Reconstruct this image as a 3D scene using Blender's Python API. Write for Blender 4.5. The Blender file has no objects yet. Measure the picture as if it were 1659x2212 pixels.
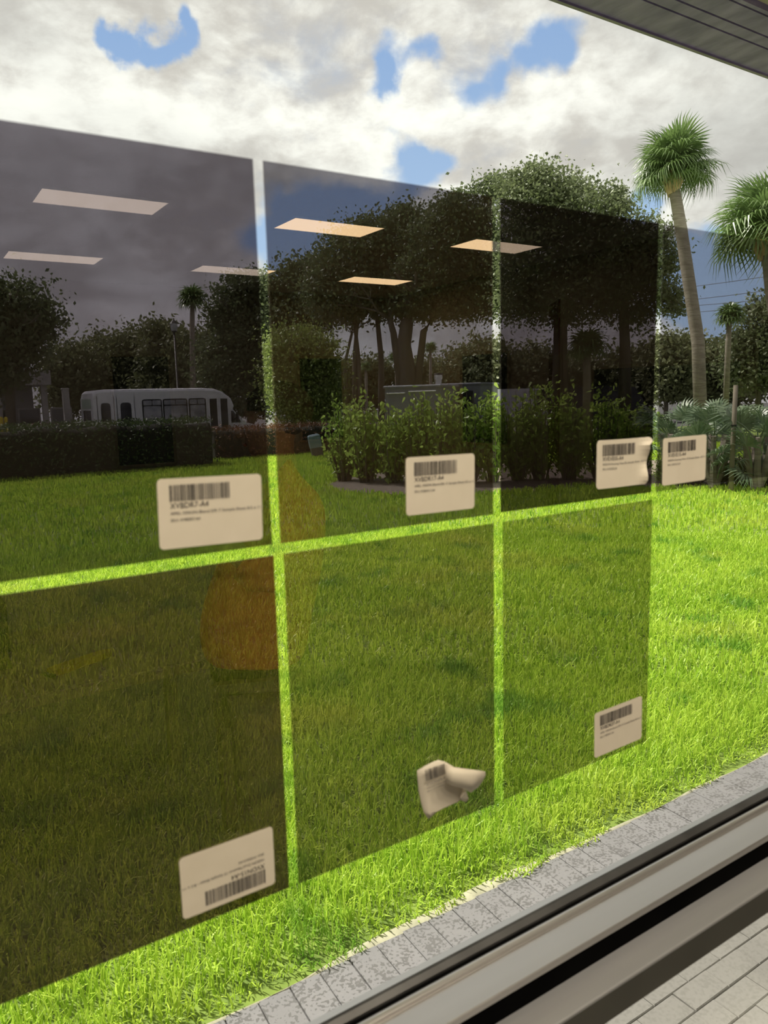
import bpy, math, random
import numpy as np
from mathutils import Matrix, Vector

# ------------------------------------------------------------------ camera
F_PX, W_PX, H_PX = 1637.77, 1659.0, 2212.0
CAM = np.array([-0.35306, -0.52787, 1.70])
ROT = np.array([[0.83744, -0.54593, -0.02567],      # right
                [0.10314, 0.11174, 0.98837],        # up
                [0.53671, 0.83035, -0.14988]])      # forward
sc = bpy.context.scene
col = sc.collection
cd = bpy.data.cameras.new('camera')
cam = bpy.data.objects.new('camera', cd)
col.objects.link(cam)
cd.sensor_fit = 'VERTICAL'
cd.sensor_height = 36.0
cd.sensor_width = 36.0
cd.lens = F_PX / H_PX * 36.0
cd.clip_start = 0.02
cd.clip_end = 500
m = Matrix.Identity(4)
for i in range(3):
    m[i][0], m[i][1], m[i][2], m[i][3] = ROT[0][i], ROT[1][i], -ROT[2][i], CAM[i]
cam.matrix_world = m
cd.dof.use_dof = True
cd.dof.focus_distance = 4.5
cd.dof.aperture_fstop = 10.5
sc.camera = cam


def ray(px, py):
    v = ROT.T @ np.array([(px - W_PX / 2) / F_PX, -(py - H_PX / 2) / F_PX, 1.0])
    return v / np.linalg.norm(v)


def at(px, py, r):
    """world point seen at a photo pixel, r metres of horizontal distance away"""
    d = ray(px, py)
    return CAM + d * (r / math.hypot(d[0], d[1]))


def on_ground(px, py, z=0.0):
    d = ray(px, py)
    return CAM + d * ((z - CAM[2]) / d[2])


def mpp(r):
    return r / F_PX * 1.03


# ------------------------------------------------------------------ sky, sun, exposure
sc.view_settings.view_transform = 'Standard'
sc.view_settings.look = 'None'
sc.view_settings.gamma = 1.0
sc.view_settings.exposure = 0.0
sc.view_settings.use_curve_mapping = False

world = bpy.data.worlds.new('sky')
sc.world = world
world.use_nodes = True
nt = world.node_tree
nt.nodes.clear()


def nn(nt, t, **kw):
    n = nt.nodes.new(t)
    for k, v in kw.items():
        setattr(n, k, v)
    return n


def mth(nt, op, a, b=None, clamp=False):
    n = nn(nt, 'ShaderNodeMath', operation=op, use_clamp=clamp)
    for i, v in enumerate((a, b)):
        if v is None:
            continue
        if isinstance(v, (int, float)):
            n.inputs[i].default_value = v
        else:
            nt.links.new(v, n.inputs[i])
    return n.outputs[0]


def mixc(nt, f, a, b):
    n = nn(nt, 'ShaderNodeMix', data_type='RGBA')
    if isinstance(f, (int, float)):
        n.inputs[0].default_value = f
    else:
        nt.links.new(f, n.inputs[0])
    for i, v in ((6, a), (7, b)):
        if isinstance(v, tuple):
            n.inputs[i].default_value = (*v[:3], 1)
        else:
            nt.links.new(v, n.inputs[i])
    return n.outputs[2]


def build_sky():
    tc = nn(nt, 'ShaderNodeTexCoord')
    sep = nn(nt, 'ShaderNodeSeparateXYZ')
    nt.links.new(tc.outputs['Generated'], sep.inputs[0])
    den = mth(nt, 'ADD', mth(nt, 'MAXIMUM', sep.outputs[2], 0.0), 0.28)
    cx = mth(nt, 'DIVIDE', sep.outputs[0], den)
    cy = mth(nt, 'DIVIDE', sep.outputs[1], den)
    cmb = nn(nt, 'ShaderNodeCombineXYZ')
    nt.links.new(cx, cmb.inputs[0])
    nt.links.new(cy, cmb.inputs[1])
    nt.links.new(sep.outputs[2], cmb.inputs[2])

    def noise(scale, detail, rough, dist=0.0, off=0.0, src=None):
        n = nn(nt, 'ShaderNodeTexNoise')
        n.noise_dimensions = '4D'
        n.inputs['W'].default_value = off
        n.inputs['Scale'].default_value = scale
        n.inputs['Detail'].default_value = detail
        n.inputs['Roughness'].default_value = rough
        n.inputs['Distortion'].default_value = dist
        nt.links.new(src or cmb.outputs[0], n.inputs['Vector'])
        return n.outputs['Fac']
    st = nn(nt, 'ShaderNodeVectorMath', operation='MULTIPLY')
    nt.links.new(tc.outputs['Generated'], st.inputs[0])
    st.inputs[1].default_value = (1.0, 1.0, 1.7)
    big = noise(2.6, 8, 0.55, 0.2, 3.1, st.outputs[0])
    puff = noise(6.5, 9, 0.56, 0.35, 7.7, st.outputs[0])
    fine = noise(17.0, 6, 0.6, 0.2, 1.2, st.outputs[0])
    # cloud cover, opened up around a few breaks of blue
    cover = mth(nt, 'ADD', mth(nt, 'MULTIPLY', big, 0.55), mth(nt, 'MULTIPLY', puff, 0.45))
    cover = mth(nt, 'ADD', cover, 0.19)
    gaps = [(205, 55, .013, .28), (245, 78, .015, .30), (290, 92, .016, .30), (335, 100, .015, .30), (380, 110, .015, .28), (395, 70, .010, .2), (840, 120, .022, .24), (835, 170, .020, .24), (820, 215, .014, .2),
            (905, 105, .014, .18), (1010, 165, .018, .2), (1085, 150, .020, .24), (1150, 130, .018, .22), (1215, 108, .022, .26),
            (890, 345, .020, .26), (915, 380, .022, .28), (1385, 430, .022, .26), (1405, 455, .022, .26), (1600, 610, .06, .36), (1500, 640, .05, .32), (1540, 560, .036, .26),
            (690, 490, .055, .32), (610, 470, .040, .30), (850, 430, .030, .26), (640, 570, .05, .28), (770, 440, .03, .22)]
    wob = nn(nt, 'ShaderNodeTexNoise')
    wob.inputs['Scale'].default_value = 13.0
    wob.inputs['Detail'].default_value = 6.0
    nt.links.new(tc.outputs['Generated'], wob.inputs['Vector'])
    wsub = nn(nt, 'ShaderNodeVectorMath', operation='MULTIPLY_ADD')
    nt.links.new(wob.outputs['Color'], wsub.inputs[0])
    wsub.inputs[1].default_value = (.10, .10, .10)
    nt.links.new(tc.outputs['Generated'], wsub.inputs[2])
    wv = nn(nt, 'ShaderNodeVectorMath', operation='SUBTRACT')
    nt.links.new(wsub.outputs[0], wv.inputs[0])
    wv.inputs[1].default_value = (.05, .05, .05)
    for (px, py, rad, amt) in gaps:
        d = ray(px, py)
        dist = nn(nt, 'ShaderNodeVectorMath', operation='DISTANCE')
        nt.links.new(wv.outputs[0], dist.inputs[0])
        dist.inputs[1].default_value = tuple(d)
        mr = nn(nt, 'ShaderNodeMapRange', interpolation_type='SMOOTHSTEP')
        nt.links.new(dist.outputs['Value'], mr.inputs[0])
        mr.inputs[1].default_value = 0.0
        mr.inputs[2].default_value = rad * 1.7
        mr.inputs[3].default_value = amt
        mr.inputs[4].default_value = 0.0
        cover = mth(nt, 'SUBTRACT', cover, mr.outputs[0])
    cov = nn(nt, 'ShaderNodeMapRange', interpolation_type='SMOOTHSTEP')
    nt.links.new(cover, cov.inputs[0])
    cov.inputs[1].default_value = 0.44
    cov.inputs[2].default_value = 0.66
    # cloud shading: grey bellies and white tops
    sh = mth(nt, 'ADD', mth(nt, 'MULTIPLY', puff, 0.62), mth(nt, 'MULTIPLY', fine, 0.38))
    mr = nn(nt, 'ShaderNodeMapRange', interpolation_type='SMOOTHSTEP')
    nt.links.new(sh, mr.inputs[0])
    mr.inputs[1].default_value = 0.40
    mr.inputs[2].default_value = 0.61
    belly = nn(nt, 'ShaderNodeMapRange', interpolation_type='SMOOTHSTEP')
    nt.links.new(big, belly.inputs[0])
    belly.inputs[1].default_value = 0.40
    belly.inputs[2].default_value = 0.68
    white = mixc(nt, mr.outputs[0], (0.57, 0.525, 0.485), (1.0, 0.965, 0.905))
    cloud = mixc(nt, mth(nt, 'MULTIPLY', belly.outputs[0], 0.72), white, (0.47, 0.455, 0.44))
    zr = nn(nt, 'ShaderNodeMapRange')
    nt.links.new(sep.outputs[2], zr.inputs[0])
    zr.inputs[1].default_value = 0.0
    zr.inputs[2].default_value = 0.6
    blue = mixc(nt, zr.outputs[0], (0.46, 0.60, 0.78), (0.17, 0.29, 0.58))
    skyc = mixc(nt, cov.outputs[0], blue, cloud)
    bg = nn(nt, 'ShaderNodeBackground')
    bg.inputs['Strength'].default_value = 1.22
    nt.links.new(skyc, bg.inputs['Color'])
    out = nn(nt, 'ShaderNodeOutputWorld')
    nt.links.new(bg.outputs[0], out.inputs['Surface'])


build_sky()

sl = bpy.data.lights.new('sun', 'SUN')
sl.energy = 7.8
sl.angle = math.radians(4)
sl.color = (1.0, 0.93, 0.80)
sun = bpy.data.objects.new('sun', sl)
col.objects.link(sun)
SUN_AZ, SUN_EL = math.radians(-28), math.radians(52)
sv = Vector((math.sin(SUN_AZ) * math.cos(SUN_EL), math.cos(SUN_AZ) * math.cos(SUN_EL), math.sin(SUN_EL)))
sun.rotation_euler = sv.to_track_quat('Z', 'Y').to_euler()
sun.location = (-5, 10, 20)
try:
    sc.cycles.transparent_max_bounces = 24
    sc.cycles.max_bounces = 8
    sc.cycles.diffuse_bounces = 3
    sc.cycles.sample_clamp_indirect = 6.0
except Exception:
    pass
TROFFER_STRENGTH = 3.1
ADDED_TRACK_WATTS = 54.0

# ------------------------------------------------------------------ helpers
rng = np.random.default_rng(7)
random.seed(7)


def mat(name, c1, c2=None, scale=6.0, rough=0.6, metal=0.0, detail=4.0, bump=0.0, island=False,
        transl=0.0, tcol=None, spec=0.5, stretch=None, emit=0.0, contrast=(0.35, 0.65), coat=0.0):
    """procedural material: two tones mixed by noise (or per separate piece), optional bump and translucency"""
    M = bpy.data.materials.new(name)
    M.use_nodes = True
    t = M.node_tree
    t.nodes.clear()
    out = nn(t, 'ShaderNodeOutputMaterial')
    p = nn(t, 'ShaderNodeBsdfPrincipled')
    c2 = c2 or tuple(min(1, x * 0.85) for x in c1)
    tc = nn(t, 'ShaderNodeTexCoord')
    vec = tc.outputs['Object']
    if stretch:
        mp = nn(t, 'ShaderNodeMapping')
        mp.inputs['Scale'].default_value = stretch
        t.links.new(vec, mp.inputs[0])
        vec = mp.outputs[0]
    no = nn(t, 'ShaderNodeTexNoise')
    no.inputs['Scale'].default_value = scale
    no.inputs['Detail'].default_value = detail
    t.links.new(vec, no.inputs['Vector'])
    mr = nn(t, 'ShaderNodeMapRange')
    t.links.new(no.outputs['Fac'], mr.inputs[0])
    mr.inputs[1].default_value, mr.inputs[2].default_value = contrast
    fac = mr.outputs[0]
    if island:
        g = nn(t, 'ShaderNodeNewGeometry')
        fac = mth(t, 'ADD', mth(t, 'MULTIPLY', g.outputs['Random Per Island'], 0.7), mth(t, 'MULTIPLY', fac, 0.3))
    cc = mixc(t, fac, c1, c2)
    t.links.new(cc, p.inputs['Base Color'])
    p.inputs['Roughness'].default_value = rough
    p.inputs['Metallic'].default_value = metal
    p.inputs['Specular IOR Level'].default_value = spec
    p.inputs['Coat Weight'].default_value = coat
    if emit:
        p.inputs['Emission Color'].default_value = (*c1, 1)
        p.inputs['Emission Strength'].default_value = emit
    if bump:
        b = nn(t, 'ShaderNodeBump')
        b.inputs['Strength'].default_value = bump
        b.inputs['Distance'].default_value = 0.02
        t.links.new(no.outputs['Fac'], b.inputs['Height'])
        t.links.new(b.outputs[0], p.inputs['Normal'])
    surf = p.outputs[0]
    if transl:
        tr = nn(t, 'ShaderNodeBsdfTranslucent')
        if tcol:
            tr.inputs[0].default_value = (*tcol, 1)
        else:
            t.links.new(cc, tr.inputs[0])
        mx = nn(t, 'ShaderNodeMixShader')
        mx.inputs[0].default_value = transl
        t.links.new(surf, mx.inputs[1])
        t.links.new(tr.outputs[0], mx.inputs[2])
        surf = mx.outputs[0]
    t.links.new(surf, out.inputs['Surface'])
    return M


def sheet_mat(name, tint, r0, rcol=(1, 1, 1), grazing=1.0):
    """thin clear sheet: straight-through tinted transmission plus mirror reflection that grows at grazing angles"""
    M = bpy.data.materials.new(name)
    M.use_nodes = True
    t = M.node_tree
    t.nodes.clear()
    out = nn(t, 'ShaderNodeOutputMaterial')
    tr = nn(t, 'ShaderNodeBsdfTransparent')
    n2 = nn(t, 'ShaderNodeTexNoise')
    n2.inputs['Scale'].default_value = 3.0
    cc = mixc(t, n2.outputs['Fac'], tuple(x * 0.985 for x in tint), tuple(min(1, x * 1.015) for x in tint))
    t.links.new(cc, tr.inputs[0])
    gl = nn(t, 'ShaderNodeBsdfGlossy')
    gl.inputs['Roughness'].default_value = 0.0
    gl.inputs['Color'].default_value = (*rcol, 1)
    lw = nn(t, 'ShaderNodeLayerWeight')
    lw.inputs['Blend'].default_value = 0.5
    f5 = mth(t, 'POWER', lw.outputs['Facing'], 5.0)
    fac = mth(t, 'ADD', mth(t, 'MULTIPLY', f5, grazing * (1 - r0)), r0, clamp=True)
    mx = nn(t, 'ShaderNodeMixShader')
    t.links.new(fac, mx.inputs[0])
    t.links.new(tr.outputs[0], mx.inputs[1])
    t.links.new(gl.outputs[0], mx.inputs[2])
    t.links.new(mx.outputs[0], out.inputs['Surface'])
    return M


class MB:
    """collects vertices and faces for one mesh"""

    def __init__(s):
        s.v, s.f, s.n = [], [], 0

    def add(s, v, f):
        v = np.asarray(v, float)
        s.v.append(v)
        s.f += [[i + s.n for i in q] for q in f]
        s.n += len(v)
        return s

    def box(s, a, b, rot=None, org=None):
        a, b = np.array(a, float), np.array(b, float)
        v = np.array([[(a, b)[i & 1][0], (a, b)[(i >> 1) & 1][1], (a, b)[(i >> 2) & 1][2]] for i in range(8)])
        if rot is not None:
            o = np.array(org if org is not None else (a + b) / 2)
            v = (v - o) @ np.array(rot).T + o
        return s.add(v, [(0, 2, 3, 1), (4, 5, 7, 6), (0, 1, 5, 4), (2, 6, 7, 3), (0, 4, 6, 2), (1, 3, 7, 5)])

    def bbox(s, a, b, e):
        """box with chamfered top edges (pavers, caps)"""
        a, b = np.array(a, float), np.array(b, float)
        v = []
        for (ins, z) in ((0, a[2]), (0, b[2] - e), (e, b[2])):
            v += [(a[0] + ins, a[1] + ins, z), (b[0] - ins, a[1] + ins, z), (b[0] - ins, b[1] - ins, z), (a[0] + ins, b[1] - ins, z)]
        f = [(8, 9, 10, 11)]
        for k in (0, 4):
            f += [(k + i, k + (i + 1) % 4, k + 4 + (i + 1) % 4, k + 4 + i) for i in range(4)]
        return s.add(v, f)

    def tube(s, pts, rad, n=8, caps=True):
        pts = [np.array(p, float) for p in pts]
        rad = [rad] * len(pts) if isinstance(rad, (int, float)) else rad
        V, Fc = [], []
        for i, p in enumerate(pts):
            d = pts[min(i + 1, len(pts) - 1)] - pts[max(i - 1, 0)]
            d = d / (np.linalg.norm(d) + 1e-9)
            u = np.cross(d, (0, 0, 1) if abs(d[2]) < .95 else (1, 0, 0))
            u /= np.linalg.norm(u)
            w = np.cross(u, d)
            for k in range(n):
                a = 2 * math.pi * k / n
                V.append(p + rad[i] * (math.cos(a) * u + math.sin(a) * w))
        for i in range(len(pts) - 1):
            for k in range(n):
                Fc.append((i * n + k, i * n + (k + 1) % n, (i + 1) * n + (k + 1) % n, (i + 1) * n + k))
        if caps:
            Fc.append(tuple(range(n))[::-1])
            Fc.append(tuple((len(pts) - 1) * n + k for k in range(n)))
        return s.add(V, Fc)

    def prism(s, poly, axis, a, b):
        """extrude a 2-D outline (in the other two axes, in order) along an axis"""
        V = []
        for h in (a, b):
            for p in poly:
                q = list(p)
                q.insert(axis, h)
                V.append(q)
        n = len(poly)
        f = [(i, (i + 1) % n, n + (i + 1) % n, n + i) for i in range(n)]
        f += [tuple(range(n))[::-1], tuple(range(n, 2 * n))]
        return s.add(V, f)

    def ball(s, c, r, nu=12, nv=8):
        c = np.array(c, float)
        r = np.array(r if hasattr(r, '__len__') else (r, r, r), float)
        V = [c + r * np.array([math.sin(math.pi * j / nv) * math.cos(2 * math.pi * i / nu), math.sin(math.pi * j / nv) * math.sin(2 * math.pi * i / nu), math.cos(math.pi * j / nv)])
             for j in range(nv + 1) for i in range(nu)]
        f = [(j * nu + i, (j + 1) * nu + i, (j + 1) * nu + (i + 1) % nu, j * nu + (i + 1) % nu) for j in range(nv) for i in range(nu)]
        return s.add(V, f)

    def mesh(s, name='mesh'):
        me = bpy.data.meshes.new(name)
        v = np.concatenate(s.v) if s.v else np.zeros((0, 3))
        me.from_pydata(v.tolist(), [], s.f)
        me.update()
        return me


def wloc(o):
    v = np.zeros(3)
    while o is not None:
        v += np.array(o.location)
        o = o.parent
    return v


def put(name, me, material, parent=None, smooth=False):
    if material is not None and not me.materials:
        me.materials.append(material)
    if smooth:
        me.polygons.foreach_set('use_smooth', [True] * len(me.polygons))
    o = bpy.data.objects.new(name, me)
    col.objects.link(o)
    if parent is not None:
        o.parent = parent
    return o


def part(name, mb, material, parent=None, smooth=False, world=False, kind=None):
    """link an MB as one mesh object; world=True means its points are world points"""
    if world and parent is not None:
        off = wloc(parent)
        mb.v = [v - off for v in mb.v]
    o = put(name, mb.mesh(name), material, parent, smooth)
    if kind:
        o['kind'] = kind
    return o


def thing(name, label, cat, loc=(0, 0, 0), rotz=0.0, group=None):
    o = bpy.data.objects.new(name, None)
    o.empty_display_size = 0.1
    col.objects.link(o)
    o.location = tuple(float(x) for x in loc)
    o.rotation_euler = (0, 0, rotz)
    o['label'], o['category'] = label, cat
    if group:
        o['group'] = group
    return o


def tag(o, label, cat, group=None, kind=None):
    o['label'], o['category'] = label, cat
    if group:
        o['group'] = group
    if kind:
        o['kind'] = kind
    return o


def struct(o):
    o['kind'] = 'structure'
    return o


def struct_empty(name, loc=(0, 0, 0)):
    o = bpy.data.objects.new(name, None)
    o.empty_display_size = 0.1
    col.objects.link(o)
    o.location = loc
    o['kind'] = 'structure'
    return o


def np_mesh(name, V, nper, faces_local):
    """many copies of one small face layout; V is (N, nper, 3); builds fast"""
    N = len(V)
    me = bpy.data.meshes.new(name)
    me.vertices.add(N * nper)
    me.vertices.foreach_set('co', V.reshape(-1).astype(np.float32))
    loops = []
    starts = []
    tot = []
    s0 = 0
    per = []
    for f in faces_local:
        per += list(f)
        tot.append(len(f))
        starts.append(s0)
        s0 += len(f)
    per = np.array(per)
    L = (per[None, :] + (np.arange(N) * nper)[:, None]).reshape(-1)
    me.loops.add(len(L))
    me.loops.foreach_set('vertex_index', L.astype(np.int32))
    st = (np.array(starts)[None, :] + (np.arange(N) * s0)[:, None]).reshape(-1)
    me.polygons.add(len(st))
    me.polygons.foreach_set('loop_start', st.astype(np.int32))
    me.update(calc_edges=True)
    me.validate()
    return me


def rand_frames(n, up=0.0):
    """random orthonormal frames; up>0 biases the long axis upward"""
    a = rng.normal(size=(n, 3))
    a[:, 2] += up
    a /= np.linalg.norm(a, axis=1)[:, None]
    b = rng.normal(size=(n, 3))
    b -= (b * a).sum(1)[:, None] * a
    b /= np.linalg.norm(b, axis=1)[:, None]
    return a, b


def leaf_mesh(name, C, size, aspect=0.5, up=0.0, obovate=False):
    """one small folded leaf at each centre"""
    n = len(C)
    a, b = rand_frames(n, up)
    c = np.cross(a, b)
    L = (size * rng.uniform(0.6, 1.3, n))[:, None]
    Wd = L * aspect
    if obovate:
        V = np.stack([C - a * L * .5, C + b * Wd * .3 - a * L * .1 + c * Wd * .1, C + b * Wd * .5 + a * L * .28 + c * Wd * .12, C + a * L * .5,
                      C - b * Wd * .5 + a * L * .28 + c * Wd * .12, C - b * Wd * .3 - a * L * .1 + c * Wd * .1], 1)
        return np_mesh(name, V, 6, [(0, 1, 2, 3), (0, 3, 4, 5)])
    V = np.stack([C - a * L * .5, C + b * Wd * .5 + c * Wd * .15, C + a * L * .5, C - b * Wd * .5 + c * Wd * .15], 1)
    return np_mesh(name, V, 4, [(0, 1, 2), (0, 2, 3)])


# ------------------------------------------------------------------ materials
MAT = {}
MAT['lawn'] = mat('lawn_soil', (0.22, 0.30, 0.05), (0.12, 0.18, 0.03), 9, 0.9, detail=8, bump=.4)
MAT['grass'] = mat('grass_blade', (0.30, 0.50, 0.035), (0.62, 0.78, 0.11), 0.8, 0.45, island=True, transl=0.45, spec=.35)
MAT['asphalt'] = mat('asphalt', (0.10, 0.10, 0.10), (0.14, 0.14, 0.135), 30, 0.9, bump=.2)
MAT['mulch'] = mat('mulch', (0.13, 0.10, 0.075), (0.24, 0.20, 0.16), 22, 0.95, detail=8, bump=.8)
MAT['oak'] = mat('oak_leaf', (0.085, 0.115, 0.050), (0.18, 0.22, 0.10), 1, 0.5, island=True, transl=.35)
MAT['oak_backlit'] = mat('oak_leaf_backlit', (0.12, 0.155, 0.07), (0.24, 0.28, 0.14), 1, 0.5, island=True, transl=.35)  # paler oak leaf: backlight and haze put into the colour
MAT['young'] = mat('young_leaf', (0.15, 0.21, 0.05), (0.28, 0.34, 0.10), 1, 0.5, island=True, transl=.35)
MAT['far_leaf'] = mat('far_leaf', (0.12, 0.145, 0.06), (0.22, 0.24, 0.11), .4, 0.6, island=True, transl=.3)
MAT['pine'] = mat('pine_needle', (0.16, 0.28, 0.02), (0.30, 0.42, 0.06), 2, 0.5, island=True, transl=.35)
MAT['hedge'] = mat('hedge_leaf', (0.06, 0.10, 0.035), (0.13, 0.18, 0.07), 2, 0.5, island=True, transl=.2)
MAT['hedge_red'] = mat('reddish_leaf', (0.12, 0.09, 0.04), (0.26, 0.11, 0.06), 2, 0.5, island=True, transl=.2)  # leaf tones from brown-green to red-brown
MAT['clusia'] = mat('thick_glossy_leaf', (0.24, 0.38, 0.06), (0.52, 0.66, 0.16), 1.2, 0.30, island=True, transl=.55)
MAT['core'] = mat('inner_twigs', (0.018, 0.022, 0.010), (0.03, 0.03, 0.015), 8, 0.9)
MAT['bark'] = mat('bark', (0.10, 0.085, 0.065), (0.19, 0.165, 0.135), 7, 0.9, bump=.6, stretch=(1, 1, .25))
MAT['palm_bark'] = mat('palm_bark', (0.24, 0.205, 0.165), (0.38, 0.34, 0.28), 9, 0.9, bump=.5, stretch=(.4, .4, 3))
MAT['boot'] = mat('palm_boots', (0.42, 0.30, 0.17), (0.62, 0.47, 0.30), 9, 0.85, bump=.5)
MAT['frond'] = mat('palm_frond', (0.08, 0.15, 0.04), (0.22, 0.32, 0.11), 1.5, 0.35, island=True, transl=.25, spec=.6)
MAT['palmetto'] = mat('palmetto_frond', (0.12, 0.20, 0.11), (0.36, 0.46, 0.28), 1.5, 0.35, island=True, transl=.2, spec=.6)
MAT['alu'] = mat('dark_anodised_aluminium', (0.56, 0.545, 0.535), (0.60, 0.585, 0.575), 4, 0.28, metal=.85, stretch=(.3, 8, 8))
MAT['alu_satin'] = mat('satin_aluminium', (0.34, 0.345, 0.36), (0.40, 0.405, 0.42), 5, 0.5, metal=.35, stretch=(.3, 8, 8))
MAT['alu_dark'] = mat('dark_frame_paint', (0.045, 0.043, 0.036), (0.06, 0.057, 0.048), 10, 0.5)
MAT['recess_black'] = mat('matte_black', (0.002, 0.002, 0.002), (0.004, 0.004, 0.004), 10, 0.9, spec=.02)  # near-black, so narrow recesses of the rail come out dark
MAT['gasket'] = mat('grey_gasket', (0.025, 0.025, 0.025), (0.05, 0.05, 0.05), 20, 0.35)
MAT['soffit'] = mat('weathered_grey_fascia', (0.20, 0.15, 0.42), (0.36, 0.275, 0.66), 14, 0.75, detail=8, bump=.15, stretch=(1, .35, 1))
MAT['soffit_lip'] = mat('fascia_lip_metal', (0.22, 0.17, 0.36), (0.30, 0.23, 0.46), 14, 0.5)
MAT['stucco'] = mat('beige_stucco', (0.50, 0.46, 0.37), (0.56, 0.52, 0.43), 40, 0.9, bump=.2)
MAT['glass'] = sheet_mat('window_glass', (0.965, 0.985, 0.97), 0.022)
MAT['paper'] = mat('label_paper', (0.84, 0.77, 0.64), (0.80, 0.73, 0.60), 30, 0.55)
MAT['ink'] = mat('label_ink', (0.05, 0.045, 0.045), (0.08, 0.07, 0.07), 60, 0.6)
MAT['white_paint'] = mat('white_vehicle_paint', (0.82, 0.84, 0.88), (0.76, 0.78, 0.82), 1.5, 0.3, coat=.3)
MAT['dark_glass'] = mat('dark_vehicle_glass', (0.016, 0.018, 0.020), (0.05, 0.055, 0.06), 2.2, 0.08)
MAT['reflect_glass'] = mat('grey_reflection_glass', (0.22, 0.23, 0.26), (0.48, 0.49, 0.52), 2.0, 0.12)  # brightness of reflections put into the grey glass colour
MAT['black'] = mat('black_trim', (0.012, 0.012, 0.012), (0.02, 0.02, 0.02), 8, 0.5)
MAT['chrome'] = mat('bright_metal', (0.55, 0.55, 0.55), (0.65, 0.65, 0.65), 8, 0.25, metal=.9)
MAT['red_lamp'] = mat('red_lens', (0.45, 0.02, 0.015), (0.35, 0.015, 0.01), 8, 0.2)
MAT['green_panel'] = mat('pale_green_panel', (0.34, 0.46, 0.38), (0.30, 0.42, 0.34), 3, 0.4)
MAT['grey_box'] = mat('grey_enclosure_paint', (0.22, 0.23, 0.25), (0.26, 0.27, 0.29), 3, 0.6)

# ------------------------------------------------------------------ ground
def ground_z(y):
    t = np.clip((y - 21.5) / 5.0, 0, 1)
    return -0.6 * t * t * (3 - 2 * t)


def build_ground():
    xs = np.linspace(-40, 110, 61)
    ys = np.concatenate([np.linspace(1.30, 30, 40), np.linspace(33, 110, 10)])
    X, Y = np.meshgrid(xs, ys)
    V = np.stack([X, Y, ground_z(Y) - 0.012], -1).reshape(-1, 3)
    nx = len(xs)
    lawn, lot = [], []
    for j in range(len(ys) - 1):
        for i in range(nx - 1):
            (lawn if ys[j] < 24.5 else lot).append((j * nx + i, j * nx + i + 1, (j + 1) * nx + i + 1, (j + 1) * nx + i))
    struct(part('lawn_ground', MB().add(V, lawn), MAT['lawn'], smooth=True))
    struct(part('parking_lot', MB().add(V, lot), MAT['asphalt'], smooth=True))


build_ground()


def grass_blades(name, r0, r1, dens, width, length, az0=-14, az1=76, seg=2):
    area = 0.5 * math.radians(az1 - az0) * (r1 * r1 - r0 * r0)
    n = int(area * dens)
    r = np.sqrt(rng.uniform(r0 * r0, r1 * r1, n))
    az = np.radians(rng.uniform(az0, az1, n))
    x = CAM[0] + r * np.sin(az)
    y = CAM[1] + r * np.cos(az)
    edge = 1.322 + 0.022 * np.sin(x * 5.1) * np.sin(x * 2.3 + 1) + 0.02 * np.sin(x * 17)
    keep = (y > edge) & (y < 21.0)
    # the planting bed stays bare
    for (bx, by, rx, ry) in BED:
        keep &= ((x - bx) / rx) ** 2 + ((y - by) / ry) ** 2 > 1
    x, y = x[keep], y[keep]
    n = len(x)
    tuft = 0.5 + 0.5 * np.sin(x * 6.3 + 1.3 * np.sin(y * 4.1)) * np.sin(y * 5.7 + 1.7 * np.sin(x * 3.3))
    L = length * rng.uniform(0.55, 1.25, n) * (0.75 + 0.35 * tuft)
    near = np.clip((y - 1.33) / .12, .35, 1)
    L *= near
    yaw = rng.uniform(0, 2 * math.pi, n)
    lean = rng.gamma(2.0, 0.27, n)
    lean = np.minimum(lean, 1.25) + (1 - near) * .35
    dx, dy = np.cos(yaw), np.sin(yaw)
    fy = yaw + rng.uniform(-.9, .9, n) + math.pi / 2
    wx, wy = np.cos(fy), np.sin(fy)
    w = width * rng.uniform(0.7, 1.25, n) * .5
    rows = []
    px, py, pz = x.copy(), y.copy(), np.zeros(n)
    ang = lean * .5
    for k in range(seg + 1):
        ww = w * (1.0 if k < seg else 0.55)
        rows.append(np.stack([px - wx * ww, py - wy * ww, pz], -1))
        rows.append(np.stack([px + wx * ww, py + wy * ww, pz], -1))
        if k < seg:
            px = px + dx * np.sin(ang) * L / seg
            py = py + dy * np.sin(ang) * L / seg
            pz = pz + np.cos(ang) * L / seg
            ang = ang + lean * .75
    V = np.stack(rows, 1)
    f = [(2 * k, 2 * k + 1, 2 * k + 3, 2 * k + 2) for k in range(seg)]
    me = np_mesh(name, V, 2 * (seg + 1), f)
    return me


# planting bed of mulch: two overlapping ovals
bl, br_ = on_ground(700, 1040), on_ground(1395, 1052)
BED = [(10.15, 11.6, 3.6, 2.4), (14.0, 9.2, 3.6, 2.4)]

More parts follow.
